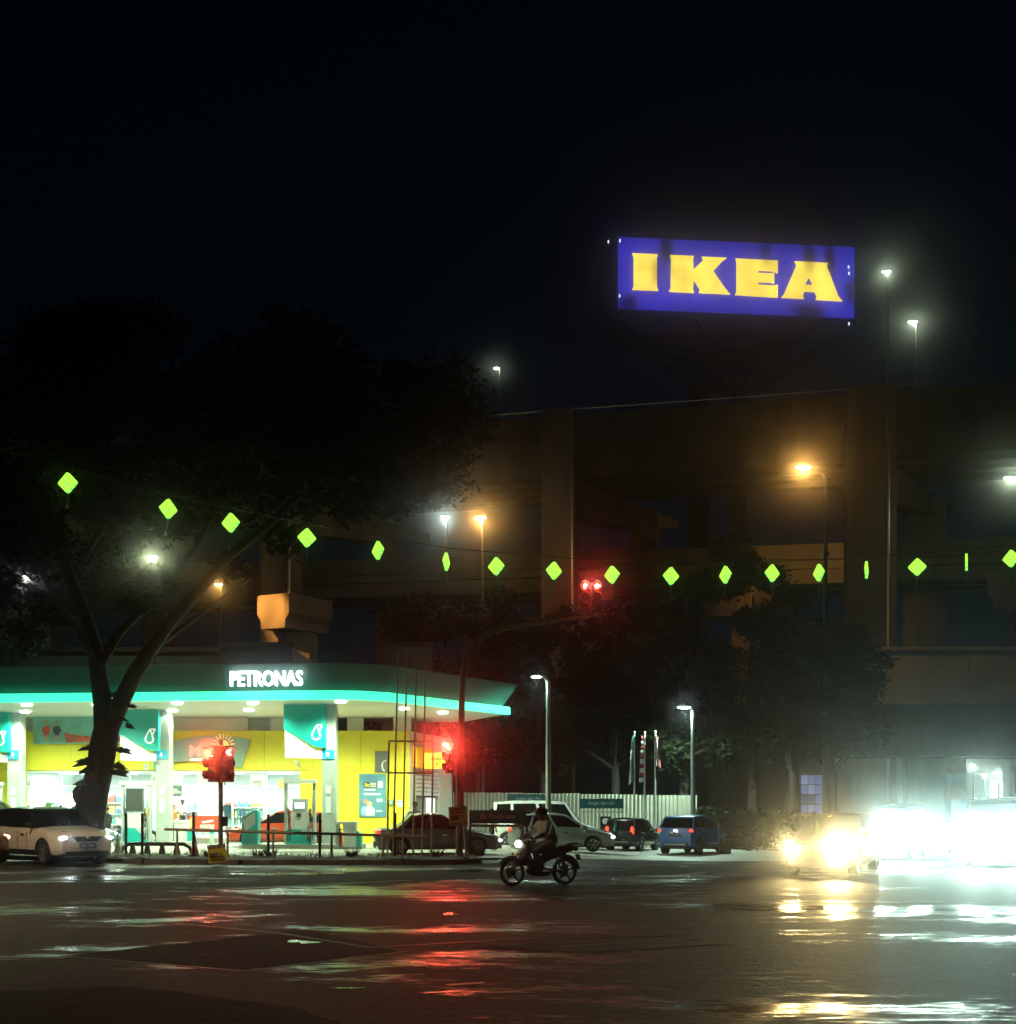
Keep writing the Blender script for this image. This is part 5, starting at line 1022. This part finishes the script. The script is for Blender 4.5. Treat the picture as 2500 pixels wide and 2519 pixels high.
sl_ = street_lamp('small amber lamp low on the left below the leaning branch', 543, 72, 1440, 6, 1, SOD, 150, SG, 'sodium', .06, .5, True)
light('added_beam_spot', 'SPOT', (0, .3, 9.3), SOD, 5200, sl_, .1, (.62, .78, -.38), R(44), .8)  # extra spot added beside the amber lamp to brighten the crossbeam end
WG = (.85, 1, .8, 26); GW = (.80, 1, .62)
street_lamp('pale lamp left of the amber lamp under the highway', 1100, 70, 1274, 0, 1, (.75, 1, .85), 250, WG, 'cool', .06, .5, True)
street_lamp('starry greenish lamp shining through the left tree', 382, 62, 1374, 0, 1, (.85, 1, .5), 300, WG, 'cool', .06, .5, True)
street_lamp('tiny white lamp at the far left edge', 68, 80, 1421, 0, 1, (.9, .95, 1), 60, WG, 'cool', .05, .35, True)
street_lamp('highway lamp with bright thin pole above the right deck', 2250, 84, 794, 25, 1, GW, 130, WG, 'cool', .07, .7, base_px=2254)
street_lamp('high lone lamp right of the big blue sign', 2185, 88, 670, 25, 1, GW, 130, WG, 'cool', .05, .7, True)
street_lamp('small unlit-looking lamp pole above the left deck', 1226, 84, 908, 25, 1, GW, 12, WG, 'cool', .06, .4, base_px=1230)
street_lamp('bright lamp cut by the right photo edge below the deck', 2492, 66, 1178, 0, 1, GW, 200, WG, 'cool', .06, .8, True, base_px=2512)
street_lamp('forecourt lamp post behind the motorcyclist', 1327, 51.6, 1668, gz(1.5, 51.6), 1, (.70, 1,   .85), 1500, (.8, 1, .92, 10), 'led', .11, .5, base_px=1349, name='lamp_post', down=True)
street_lamp('bright forecourt lamp post beside the blue SUV', 1690, 59.6, 1743, gz(9, 59.6), 1, (.66, 1, .80), 5500, (.8, 1, .95, 30), 'led bright', .11, .7, base_px=1705, name='lamp_post', down=True)
street_lamp('amber street lamp standing just left of the view at the near kerb', -400, 27, 1200, 0, -1, (1, .74, .42), 3000, SG, 'sodium', .10, .7, base_px=-520, down=True, cone=150)
# far lights under the bridge
for px, py, d, pw, lab in ((2396, 1884, 95, 200, 'far lamp with two small heads beyond the bridge'), (2424, 1906, 110, 200, 'far small lamp between the painted column and white pole'), (2457, 1902, 90, 150, 'thin white pole with lamp beyond the bridge'), (2494, 1914, 105, 150, 'far lamp at the right edge beyond the bridge')):
    street_lamp(lab, px, d, py, -.4, 1, (.75, 1, .8), pw, WG, 'cool', .07, .5)
ns_ = thing('bright_shopfront', 'dazzling small shopfront lights far beyond the bridge', 'shopfront', (XD(2452, 120), 120, -.4))
for px, w_, z0, z1 in ((2448, .8, 2.4, 4.8), (2468, .35, 2.2, 4.6)): MB().b2(XD(px, 120)-ns_.location.x-w_/2, XD(px, 120)-ns_.location.x+w_/2, -.1, .1, z0, z1).build('lit_panel', E('shop glow', (.75, 1, 1), 5), ns_)
MB().b2(-6, 6, .2, 3, 0, 5.5).build('wall', M('dim wall', (.2, .22, .22), .8), ns_)
wp = thing('white_column', 'pale round column standing beyond the bridge at right', 'column', (XD(2481, 75), 75, -.4)); MB().lathe([(.34, 0), (.32, 4.4), (.45, 4.6), (.45, 5.4)], (0, 0, 0), n=18).build('shaft', WHITE, wp, smooth=50); MB().lathe([(.5, 0), (.5, .3), (.36, .35)], (0, 0, 0), n=18).build('base', CONC, wp)
cone(2469, 60, 'orange traffic cone far off below the bridge', (.7, .2, .05)) 
# pale lit building behind the trees
gbld = thing('glass_building', 'narrow slice of blue-lit glass building behind the right tree', 'building', (XD(2000, 96), 96, -.5)); x0, x1 = XD(1972, 96), XD(2062, 96)
MB().b2(x0-gbld.location.x, x1-gbld.location.x, .3, 6, 0, ZD(1850, 96)+.5).build('wall', BKM, gbld)
BL_ = E('blue lit pane', (.22, .34, .75), .34); YL_ = E('yellow lit pane', (.75, .7, .3), .8)
for i in range(5):
    for j in range(5):
        xa = x0-gbld.location.x+.05+i*.56; za = .9+j*.78; MB().b2(xa, xa+.5, .22, .28, za, za+.7).build('window', YL_ if j == 0 and i < 3 else random.choice((BL_, BL_, E('blue lit pane dim', (.2, .3, .6), .15), E('blue lit pane bright', (.3, .42, .8), .5))), gbld)
# ------------------------------------------------------------------ diamond lanterns on their cable
kt = bpy.data.materials.new('woven lantern'); kt.use_nodes = True; kn = kt.node_tree; kb = kn.nodes['Principled BSDF']
tc = kn.nodes.new('ShaderNodeTexCoord'); mp = kn.nodes.new('ShaderNodeMapping'); mp.inputs['Rotation'].default_value = (0, R(45), 0); mp.inputs['Location'].default_value = (.05, 0, .05); ck = kn.nodes.new('ShaderNodeTexChecker'); ck.inputs['Scale'].default_value = 9.5
ck.inputs[1].default_value = (.50, 1, .05, 1); ck.inputs[2].default_value = (.40, .98, .10, 1)
ck2 = kn.nodes.new('ShaderNodeTexVoronoi'); ck2.inputs['Scale'].default_value = 6.5; ck2.inputs['Randomness'].default_value = .25
rm = kn.nodes.new('ShaderNodeMapRange'); rm.inputs[1].default_value = .26; rm.inputs[2].default_value = .36; mx = kn.nodes.new('ShaderNodeMix'); mx.data_type = 'RGBA'
kn.links.new(tc.outputs['Object'], mp.inputs[0]); kn.links.new(mp.outputs[0], ck.inputs[0]); kn.links.new(mp.outputs[0], ck2.inputs['Vector']); kn.links.new(ck2.outputs[0], rm.inputs[0]); kn.links.new(rm.outputs[0], mx.inputs[0])
mx.inputs[6].default_value = (.10, .80, .18, 1); kn.links.new(ck.outputs[0], mx.inputs[7]); kn.links.new(mx.outputs[2], kb.inputs['Emission Color']); kb.inputs['Emission Strength'].default_value = 1.3; kb.inputs['Base Color'].default_value = (.1, .3, .02, 1)
LN = [(167, 1188, 53, 0), (414, 1252, 33, 1), (568, 1286, 48, 1), (755, 1323, 42, 2), (930, 1354, 31, 2), (1098, 1382, 12, 2), (1221, 1393, 40, 1), (1363, 1404, 39, 1), (1506, 1414, 34, 1), (1651, 1417, 42, 1), (1785, 1414, 20, 0), (1900, 1410, 40, 0), (2015, 1409, 14, 0), (2132, 1402, 18, 0), (2257, 1395, 44, 1), (2378, 1383, 17, 1), (2488, 1374, 27, 1)]
ORD = 'first second third fourth fifth sixth seventh eighth ninth tenth eleventh twelfth thirteenth fourteenth fifteenth sixteenth seventeenth'.split()
RIB = M('lantern ribbon', (.05, .3, .24), .6); TIP = M('ribbon tip', (.6, .65, .6), .5)
def lan_d(px): return 31.5+ (px-167)/(2488-167)*9.5 if px < 1300 else 36.1+(px-1300)/1188*1.2
cab_pts = []
def rdiamond(r, c, n=4):
    out = []
    for k in range(4):
        a0 = R(90*k); cx_, cz_ = math.cos(a0)*(r-c*1.41), math.sin(a0)*(r-c*1.41)
        for i in range(n+1): a = a0-R(45)+R(90)*i/n; out.append((cx_+math.cos(a)*c, cz_+math.sin(a)*c))
    return out
for i, (px, py, wpx, tl) in enumerate(LN):
    d = lan_d(px); p = P(px, py, d); half = .285; wid = wpx/F*d/2; yaw = math.acos(min(1, wid/half))*(1 if i % 2 else -1)
    t = thing('diamond_lantern', f'glowing yellow-green diamond lantern, {ORD[i]} from the left on the cable', 'lantern', p, yaw, 'woven diamond lanterns strung across the road')
    MB().prism(rdiamond(half, .05), 'y', -.035, .035).build('lantern_body', kt, t)
    sw_ = random.uniform(-.1, .1); L_ = .26+.08*tl
    b = MB(); b.tube([(0, 0, -half), (sw_*.4, .0, -half-L_*.5), (sw_, 0, -half-L_)], [.02, .026, .034], 5); b.build('ribbon', RIB, t); b = MB(); b.tube([(sw_, 0, -half-L_), (sw_-.03, 0, -half-L_-.1)], [.022, .03], 5); b.tube([(sw_, 0, -half-L_), (sw_+.04, 0, -half-L_-.09)], [.02, .026], 5); b.build('ribbon_tip', TIP if i < 3 else RIB, t)
    MB().tube([(0, 0, half), (0, 0, half+.12)], .006, 5).build('hanger', DARK, t); cab_pts.append(p+Vector((0, 0, half+.12)))
cab_pts = [P(-260, 1040, 30)]+cab_pts+[P(2760, 1310, 37.5)]
cb = MB(); cb.tube(cab_pts, .012, 6); tag(cb.build('lantern_cable', DARK), 'thin dark cable carrying the diamond lanterns across the road', 'cable')
# ------------------------------------------------------------------ big illuminated pylon sign
pA, pB = P(1522, 757, 137), P(2102, 781, 140); SWd = (Vector((pB.x, pB.y))-Vector((pA.x, pA.y))).length; SH = (583-757)/-F*137; SYAW = math.atan2(pB.y-pA.y, pB.x-pA.x)
ik = thing('pylon_sign', 'huge blue illuminated sign with yellow IKEA letters high on a pylon', 'sign', (pA.x, pA.y, pA.z), SYAW)
zd = pB.z-pA.z
bm_ = bpy.data.materials.new('lit blue sign face'); bm_.use_nodes = True; bn_ = bm_.node_tree; bb = bn_.nodes['Principled BSDF']; bm_.cycles.emission_sampling = 'NONE'
def sign_emission(tree, bsdf, col, strength, dimmed, warm=None):
    """a backlit face: uneven glow, darker at failed tubes and where a falloff is put in"""
    N, L = tree.nodes.new, tree.links.new; tc = N('ShaderNodeTexCoord'); sp = N('ShaderNodeSeparateXYZ'); L(tc.outputs['Object'], sp.inputs[0]); cur = None
    nz = N('ShaderNodeTexNoise'); nz.inputs['Scale'].default_value = .35; nz.inputs['Detail'].default_value = 3; L(tc.outputs['Object'], nz.inputs['Vector'])
    base = N('ShaderNodeMapRange'); base.inputs[1].default_value = .3; base.inputs[2].default_value = .7; base.inputs[3].default_value = .72; base.inputs[4].default_value = 1.12; L(nz.outputs[0], base.inputs[0]); cur = base.outputs[0]
    for cx_, cz_, wx, wz, k in dimmed:
        def fall(sock, c, w):
            a = N('ShaderNodeMath'); a.operation = 'SUBTRACT'; L(sock, a.inputs[0]); a.inputs[1].default_value = c
            b_ = N('ShaderNodeMath'); b_.operation = 'ABSOLUTE'; L(a.outputs[0], b_.inputs[0])
            r_ = N('ShaderNodeMapRange'); r_.interpolation_type = 'SMOOTHSTEP'; r_.inputs[1].default_value = w*.25; r_.inputs[2].default_value = w*1.7; r_.inputs[3].default_value = 1; r_.inputs[4].default_value = 0; L(b_.outputs[0], r_.inputs[0]); return r_.outputs[0]
        m_ = N('ShaderNodeMath'); m_.operation = 'MULTIPLY'; L(fall(sp.outputs[0], cx_, wx), m_.inputs[0]); L(fall(sp.outputs[2], cz_, wz), m_.inputs[1])
        g = N('ShaderNodeMath'); g.operation = 'MULTIPLY_ADD'; L(m_.outputs[0], g.inputs[0]); g.inputs[1].default_value = -k; g.inputs[2].default_value = 1
        h = N('ShaderNodeMath'); h.operation = 'MULTIPLY'; L(g.outputs[0], h.inputs[0]); L(cur, h.inputs[1]); cur = h.outputs[0]
    s_ = N('ShaderNodeMath'); s_.operation = 'MULTIPLY'; s_.inputs[1].default_value = strength; L(cur, s_.inputs[0]); L(s_.outputs[0], bsdf.inputs['Emission Strength'])
    bsdf.inputs['Emission Color'].default_value = (*col, 1); bsdf.inputs['Base Color'].default_value = (*[c*.3 for c in col], 1)
def SU(x, y):
    u = (x-287)/965; yt = 137+47*u; h = 298-14*u; v = 1-(y-yt)/h; return (u*SWd, u*zd+v*(SH+u*.15)-.0)
DEAD = [(SU(480, 200)[0], 6.8, .75, 1.6, .85), (SU(440, 280)[0]-.1, 4.2, .45, 1.2, .5), (SU(885, 200)[0], 6.9, .6, 1.8, .6), (SU(1062, 200)[0], 6.6, .65, 2.2, .8), (SU(1150, 200)[0], 6.6, .6, 2.0, .85), (SU(325, 400)[0], .55, .95, .9, .8), (SU(1065, 440)[0], .35, 1.8, 1.1, .85), (SU(1240, 360)[0], 3.0, .6, 1.4, .75)]
sign_emission(bn_, bb, (.028, .024, .46), 1.15, DEAD+[(SWd/2, 9.2, 16, 2.2, .45), (SWd/2, -1.0, 16, 1.6, .3)])  # last two entries put a vertical falloff into the emission, not failed tubes
fb = MB(); fb.add([(0, 0, 0), (SWd, 0, zd), (SWd, 0, zd+SH+.15), (0, 0, SH)], [(0, 1, 2, 3)]); fb.add([(0, .3, 0), (SWd, .3, zd), (SWd, .3, zd+SH+.15), (0, .3, SH)], [(3, 2, 1, 0)])
fb.f += [(0, 4, 5, 1), (1, 5, 6, 2), (2, 6, 7, 3), (3, 7, 4, 0)]; fb.build('sign_face', bm_, ik)
ym_ = bpy.data.materials.new('lit yellow letters'); ym_.use_nodes = True; ym_.cycles.emission_sampling = 'NONE'; sign_emission(ym_.node_tree, ym_.node_tree.nodes['Principled BSDF'], (1.0, .74, .09), 1.5, [(a_, b_, c_, d_, .35) for a_, b_, c_, d_, _ in DEAD[:5]])
LET = {'I': [[(341, 207), (445, 212), (440, 228), (440, 346), (446, 364), (341, 360), (347, 344), (347, 224)]],
       'K': [[(493, 215), (591, 219), (586, 233), (588, 275), (628, 237), (622, 222), (724, 227), (706, 240), (668, 282), (716, 352), (738, 378), (610, 372), (614, 358), (590, 318), (586, 356), (591, 372), (489, 367), (496, 351), (498, 231)]],
       'E': [[(760, 230), (933, 239), (933, 292), (918, 283), (852, 279), (852, 289), (905, 291), (918, 287), (918, 334), (906, 329), (852, 327), (852, 337), (918, 341), (933, 336), (933, 390), (757, 380), (764, 366), (764, 246)]],
       'A': [[(1002, 242), (1062, 245), (1062, 307), (1046, 337), (1062, 338), (1065, 366), (1044, 365), (1036, 382), (1041, 395), (947, 390), (960, 374), (1010, 258)], [(1062, 245), (1141, 250), (1136, 263), (1184, 385), (1201, 404), (1090, 398), (1095, 384), (1086, 367), (1065, 366), (1062, 338), (1078, 338), (1062, 307)]]}
for ch, polys in LET.items():
    b = MB()
    for pl in polys: b.prism([SU(*p) for p in pl], 'y', -.16, -.004)
    b.build('letter', ym_, ik)
# second and third faces of the three-sided box, dark
bx_ = MB(); dp = 9.0; bx_.prism([(-.15, .32), (SWd+.15, .32), (SWd/2+4, dp+9), (-.75, dp)], 'z', -.2, SH+.3); bx_.build('sign_box', M('sign box dark', (.02, .022, .03), .6), ik)
b = MB()
for k in range(9):
    u = k/8; b.box((SWd*u, .2, -.35+zd*u), (.12, .12, .8))
    if k < 8: b.tube([(SWd*u, .2, -.7+zd*u), (SWd*(u+.125), 3, -.1+zd*u)], .06, 5)
b.build('catwalk', M('sign box dark'), ik)
tr_ = MB()
colx = (SU(700, 300)[0], SU(900, 300)[0])
for k in range(7):
    u = k/6; tr_.tube([(SWd*u, 1.0, -.6+zd*u), ((colx[0]+colx[1])/2+(u-.5)*5, 4, -7.5)], .14, 6); tr_.tube([(SWd*u, 6.5, -.6+zd*u), ((colx[0]+colx[1])/2+(u-.5)*5, 5, -7.5)], .14, 6)
for s_ in (.25, .55, .8):
    q = [( (SWd*u)*(1-s_)+((colx[0]+colx[1])/2+(u-.5)*5)*s_, 1+3*s_, (-.6+zd*u)*(1-s_)-7.5*s_) for u in (0, .17, .34, .5, .67, .84, 1)]; tr_.tube(q, .12, 6)
    tr_.tube([(x, y+3, z) for x, y, z in q], .12, 6)
tr_.build('support_truss', M('sign steel', (.06, .06, .06), .6, .3), ik)
for px, wv in ((1725, 2.0), (1825, 1.3)):
    xx = XD(px, 141); l_ = ik.matrix_basis.inverted() @ Vector((xx, 143, 0)); MB().box((l_.x, l_.y, -pA.z/2-3.4-.6), (wv, 2.0, pA.z-6), rz=0).build('pylon_leg', CONC, ik)
for px, py in ((1493, 604), (2106, 636), (2107, 652), (2107, 778), (1522, 600), (1521, 735)):
    w_ = P(px, py, 137.5); l_ = ik.matrix_basis.inverted() @ w_; MB().box((l_.x, -.3, l_.z), (.12, .12, .3)).build('marker_lamp', E('marker lamp', (.85, .95, 1), 1.6), ik)

# unseen floodlight added before the middle viaduct, to account for its amber-lit strip
flp = P(2034, 1366, 71.5); fo_ = MB(); fo_.box(flp+Vector((0, 0, .1)), (.3, .3, .25)); fo_.tube([flp, flp+Vector((0, 2.2, -.3))], .04, 6); fo_.build('unseen_flood_lamp', DARK, vd, world=True)
light('unseen_flood_light', 'SPOT', flp-Vector(vd.location)+Vector((0, .2, -.05)), SOD, 1300, vd, .1, (0, 1, -.12), R(110), .6)
# ------------------------------------------------------------------ trees and plants
rng = np.random.default_rng(5)
def leaf_mat(n, c): return M('leaf '+n, c, .8, var=.35, scale=1.5, spec=.15)
LEAF, LEAF2, BARK = leaf_mat('dark', (.014, .022, .008)), leaf_mat('fresh', (.04, .09, .03)), M('bark', (.045, .038, .03), .9, var=.4, scale=3, bump=.8, stretch=(2, 2, .5))
def leaves(blobs, n, size, flat=.6):
    """leaf-shaped quads spread through the blobs, denser towards their skins"""
    B = np.array([(*c, r) for c, r in blobs]); wts = B[:, 3]**2; pick = rng.choice(len(B), n, p=wts/wts.sum())
    dirs = rng.normal(size=(n, 3)); dirs /= np.linalg.norm(dirs, axis=1)[:, None]; rad = rng.random(n)**.45
    c = B[pick, :3]+dirs*(rad*B[pick, 3])[:, None]*np.array([1, 1, .72]) + rng.normal(size=(n, 3))*.12
    a = rng.normal(size=(n, 3)); a[:, 2] *= flat; a /= np.linalg.norm(a, axis=1)[:, None]; b_ = np.cross(a, rng.normal(size=(n, 3))); b_ /= np.linalg.norm(b_, axis=1)[:, None]
    s = size*rng.uniform(.6, 1.4, n)[:, None]
    v = np.stack([c-a*s, c+b_*s*.42, c+a*s, c-b_*s*.42], 1).reshape(-1, 3); return v
def leaf_obj(name, v, mat, parent):
    n = len(v)//4; me = bpy.data.meshes.new(name); me.vertices.add(len(v)); me.vertices.foreach_set('co', v.astype(np.float32).ravel()); me.loops.add(4*n); me.loops.foreach_set('vertex_index', np.arange(4*n, dtype=np.int32))
    me.polygons.add(n); me.polygons.foreach_set('loop_start', np.arange(0, 4*n, 4, dtype=np.int32)); me.polygons.foreach_set('loop_total', np.full(n, 4, np.int32)); me.update(calc_edges=True); me.materials.append(mat); return link(name, me, parent)
def tuft(parent, c, out, n, ln, mat, name='epiphyte'):
    b = MB(); c = Vector(c); o_ = Vector(out)
    for i in range(n):
        d = (o_+Vector(rng.normal(size=3))*.55).normalized(); d.z = abs(d.z)*.5+.1; l = ln*random.uniform(.5, 1.2); m_ = c+d*l*.55+Vector((0, 0, .05)); e = c+d*l-Vector((0, 0, l*.28)); s_ = d.cross(Vector((0, 0, 1))).normalized()*.016
        b.add([c-s_*.4, m_-s_, e, m_+s_, c+s_*.4], [(0, 1, 2, 3, 4)])
        for k in range(3):
            p = c.lerp(m_, .4+.3*k); q = p+s_.normalized()*ln*.12+Vector((0, 0, .04)); b.add([p, p+Vector((0, 0, .03)), q], [(0, 1, 2)]); q = p-s_.normalized()*ln*.12+Vector((0, 0, .04)); b.add([p, p+Vector((0, 0, .03)), q], [(0, 1, 2)])
    return b.build(name, mat, parent)
td = 39.2; tb = P(222, 2062, td); tb.z = .1
bt = thing('rain_tree', 'big leaning tree with forked trunk and wide black crown at the left', 'tree', tb)
def TP(px, py, dd=0): return P(px, py, td+dd)-tb
trk = [Vector((-.12, 0, -.15)), TP(219, 2010), TP(232, 1950), TP(246, 1890), TP(254, 1835), TP(262, 1795)]
MB().tube(trk, [.62, .50, .44, .42, .43, .40], 14).build('trunk', BARK, bt, smooth=60)
limbs = [([TP(258, 1805), TP(254, 1740), TP(246, 1680), TP(236, 1610), TP(208, 1510), TP(172, 1420), TP(140, 1330), TP(110, 1200)], .34, .13), ([TP(266, 1800), TP(296, 1730), TP(330, 1660), TP(368, 1600), TP(420, 1530), TP(500, 1440), TP(560, 1370), TP(650, 1300), TP(760, 1200)], .31, .10),
         ([TP(244, 1640), TP(290, 1560), TP(350, 1500, 1), TP(420, 1420, 1.5), TP(480, 1350, 2), TP(560, 1200, 2)], .17, .08), ([TP(212, 1520), TP(150, 1480, 1), TP(60, 1440, 2), TP(-40, 1380, 3)], .13, .06), ([TP(240, 1640), TP(196, 1560, -1), TP(140, 1480, -1.5), TP(60, 1330, -1)], .13, .06),
         ([TP(560, 1370), TP(700, 1280, 1), TP(860, 1200, 2), TP(1000, 1120, 3)], .10, .04), ([TP(330, 1660), TP(400, 1580, 2), TP(520, 1490, 3), TP(620, 1420, 4)], .12, .05), ([TP(172, 1420), TP(240, 1320, 2), TP(300, 1200, 2), TP(380, 1050, 3)], .12, .05)]
for pts, r0, r1 in limbs: MB().tube(pts, [r0+(r1-r0)*i/(len(pts)-1) for i in range(len(pts))], 10).build('limb', BARK, bt, smooth=60)
MB().ell(TP(196, 1955), (.22, .3, .3), 12, 8).build('trunk_burl', BARK, bt, smooth=60)
blobs = []
for i in range(120):
    px = random.uniform(-260, 1130); top_ = 760+((px-430)/720)**2*230; bot = 1330-max(0, px-250)*.16
    if px < 560: bot += 40
    py = random.uniform(top_, bot); blobs.append((tuple(TP(px, py, random.uniform(-.5, 7))), random.uniform(.8, 1.7)))
leaf_obj('crown', leaves(blobs, 60000, .17), LEAF, bt)
low = [(tuple(TP(px, py, 1)), r) for px, py, r in ((330, 1480, .8), (120, 1500, .9), (60, 1560, .8), (380, 1430, .7), (560, 1390, .6), (20, 1460, .9), (260, 1420, .7), (700, 1330, .7), (860, 1250, .8))]
leaf_obj('crown', leaves(low, 3000, .15), LEAF, bt)
for px, py, ox, n, ln in [(a_, b_, c_, d_*2, e_) for a_, b_, c_, d_, e_ in ((225, 1880, -1, 12, .62), (232, 1900, -1, 10, .5), (272, 1905, 1, 12, .62), (280, 1890, 1, 10, .5), (225, 1845, -1, 6, .4), (278, 1740, .2, 9, .5), (285, 1770, .6, 9, .45), (310, 1790, 1, 6, .4), (215, 1930, -1, 8, .45), (312, 1740, .8, 5, .35), (268, 1715, .3, 7, .45), (290, 1850, 1, 8, .45))]:
    tuft(bt, TP(px, py, -.35), (ox, -.25, .35), n, ln, LEAF2)
def tree(label, px, d, py_top, r, n, base_z=-.4, mat=LEAF, leaf=.2, low_py=1900):
    x = XD(px, d); t = thing('broadleaf_tree', label, 'tree', (x, d, base_z)); h = ZD(py_top, d)-base_z; lo = max(1.2, ZD(low_py, d)-base_z)
    MB().tube([(0, 0, 0), (.1, 0, h*.25), (-.1, .1, h*.5), (.1, 0, h*.8)], [.3, .24, .17, .06], 10).build('trunk', BARK, t, smooth=60)
    bl = []
    for i in range(34):
        z = random.uniform(lo+.6, h-.9); k = (z-lo)/(h-lo); rr = r*(1-.75*k**2.2)*(.55+.45*min(1, k*4)); a_ = random.uniform(0, 6.28); q = random.random()**.5*rr; bl.append(((math.cos(a_)*q, math.sin(a_)*q*.7, z), random.uniform(.6, 1.15)))
    for k in range(6):
        c_, _r = random.choice(bl); MB().tube([(0, 0, h*.3), (c_[0]*.5, c_[1]*.5, (h*.3+c_[2])/2), c_], [.12, .08, .03], 6).build('limb', BARK, t)
    leaf_obj('crown', leaves(bl, n, leaf), mat, t); return t
for a_ in (('leafy tree rising just right of the canopy end', 1010, 68, 1440, 3.6, 7000), ('tall dark tree behind the curved mast arm', 1170, 67, 1400, 3.8, 8000), ('dark tree behind the first lamp post', 1330, 66, 1470, 4.0, 8000), ('dark tree behind the flagpoles', 1510, 66.5, 1450, 4.2, 9000), ('lamp-lit tree behind the right lamp post', 1680, 65, 1370, 3.9, 10000), ('highest dark tree below the orange-lit parapet', 1850, 66, 1310, 4.0, 10000), ('dark tree standing left of the glass building', 1950, 62, 1480, 2.4, 6000)): tree(*a_)
tree('dark tree overlapping the left end of the pale bridge', 2040, 52.5, 1500, 2.3, 12000, 0, LEAF, .16, 1870)
def bush(label, px, d, r, h, n, z0, mat=LEAF2, leaf=.14):
    t = thing('shrub', label, 'shrub', (XD(px, d), d, z0)); bl = [((random.uniform(-r, r), random.uniform(-.5, .5), random.uniform(.2, h)), random.uniform(.25, .45)) for _ in range(int(8+r*6))]
    b = MB()
    for c_, _ in bl[:6]: b.tube([(c_[0]*.3, 0, 0), (c_[0], c_[1], c_[2])], [.03, .01], 5)
    b.build('stem', BARK, t); leaf_obj('foliage', leaves(bl, n, leaf), mat, t)
bush('leafy shrub in front of the shop window behind the cream SUV', 95, 50.5, .85, 1.5, 1300, .07)
for k, (px, d, r, h) in enumerate(((1745, 61, 1.4, 1.9), (1800, 60, 1.5, 2.0), (1860, 59, 1.6, 1.9), (1920, 57, 1.5, 1.6))):
    bush(('first', 'second', 'third', 'fourth')[k]+' dark hedge bush right of the hoarding, counted from the left', px, d, r, h, 1600, -.4, LEAF)
bk2 = thing('road_kerb', 'pale kerb edge catching light right of the blue SUV', 'kerb', (13, 54.5, -.38)); a0, a1 = Vector(G(1826, 2086, -.3)), Vector(G(1955, 2070, -.3))
for k in range(9):
    p, q = a0.lerp(a1, k/9), a0.lerp(a1, (k+.97)/9); c_ = (p+q)/2; MB().box((c_.x-13, c_.y-54.5, .07), ((q-p).length, .2, .18), rz=math.atan2((q-p).y, (q-p).x)).build('kerb_stone', M('pale kerb', (.45, .45, .4), .7), bk2)
# ------------------------------------------------------------------ humid night air
hz = MB(); hz.b2(-268, 268, -62, 335, -1.7, 78); hm = bpy.data.materials.new('humid air'); hm.use_nodes = True; hn = hm.node_tree
hn.nodes.remove(hn.nodes['Principled BSDF']); pv = hn.nodes.new('ShaderNodeVolumePrincipled'); pv.inputs['Color'].default_value = (.9, .95, 1, 1); pv.inputs['Density'].default_value = HAZE; pv.inputs['Anisotropy'].default_value = .984
hn.links.new(pv.outputs[0], hn.nodes['Material Output'].inputs['Volume']); hzo = stuff(hz.build('haze', hm)); tag(hzo, 'thin humid night air glowing round the lamps', 'haze')
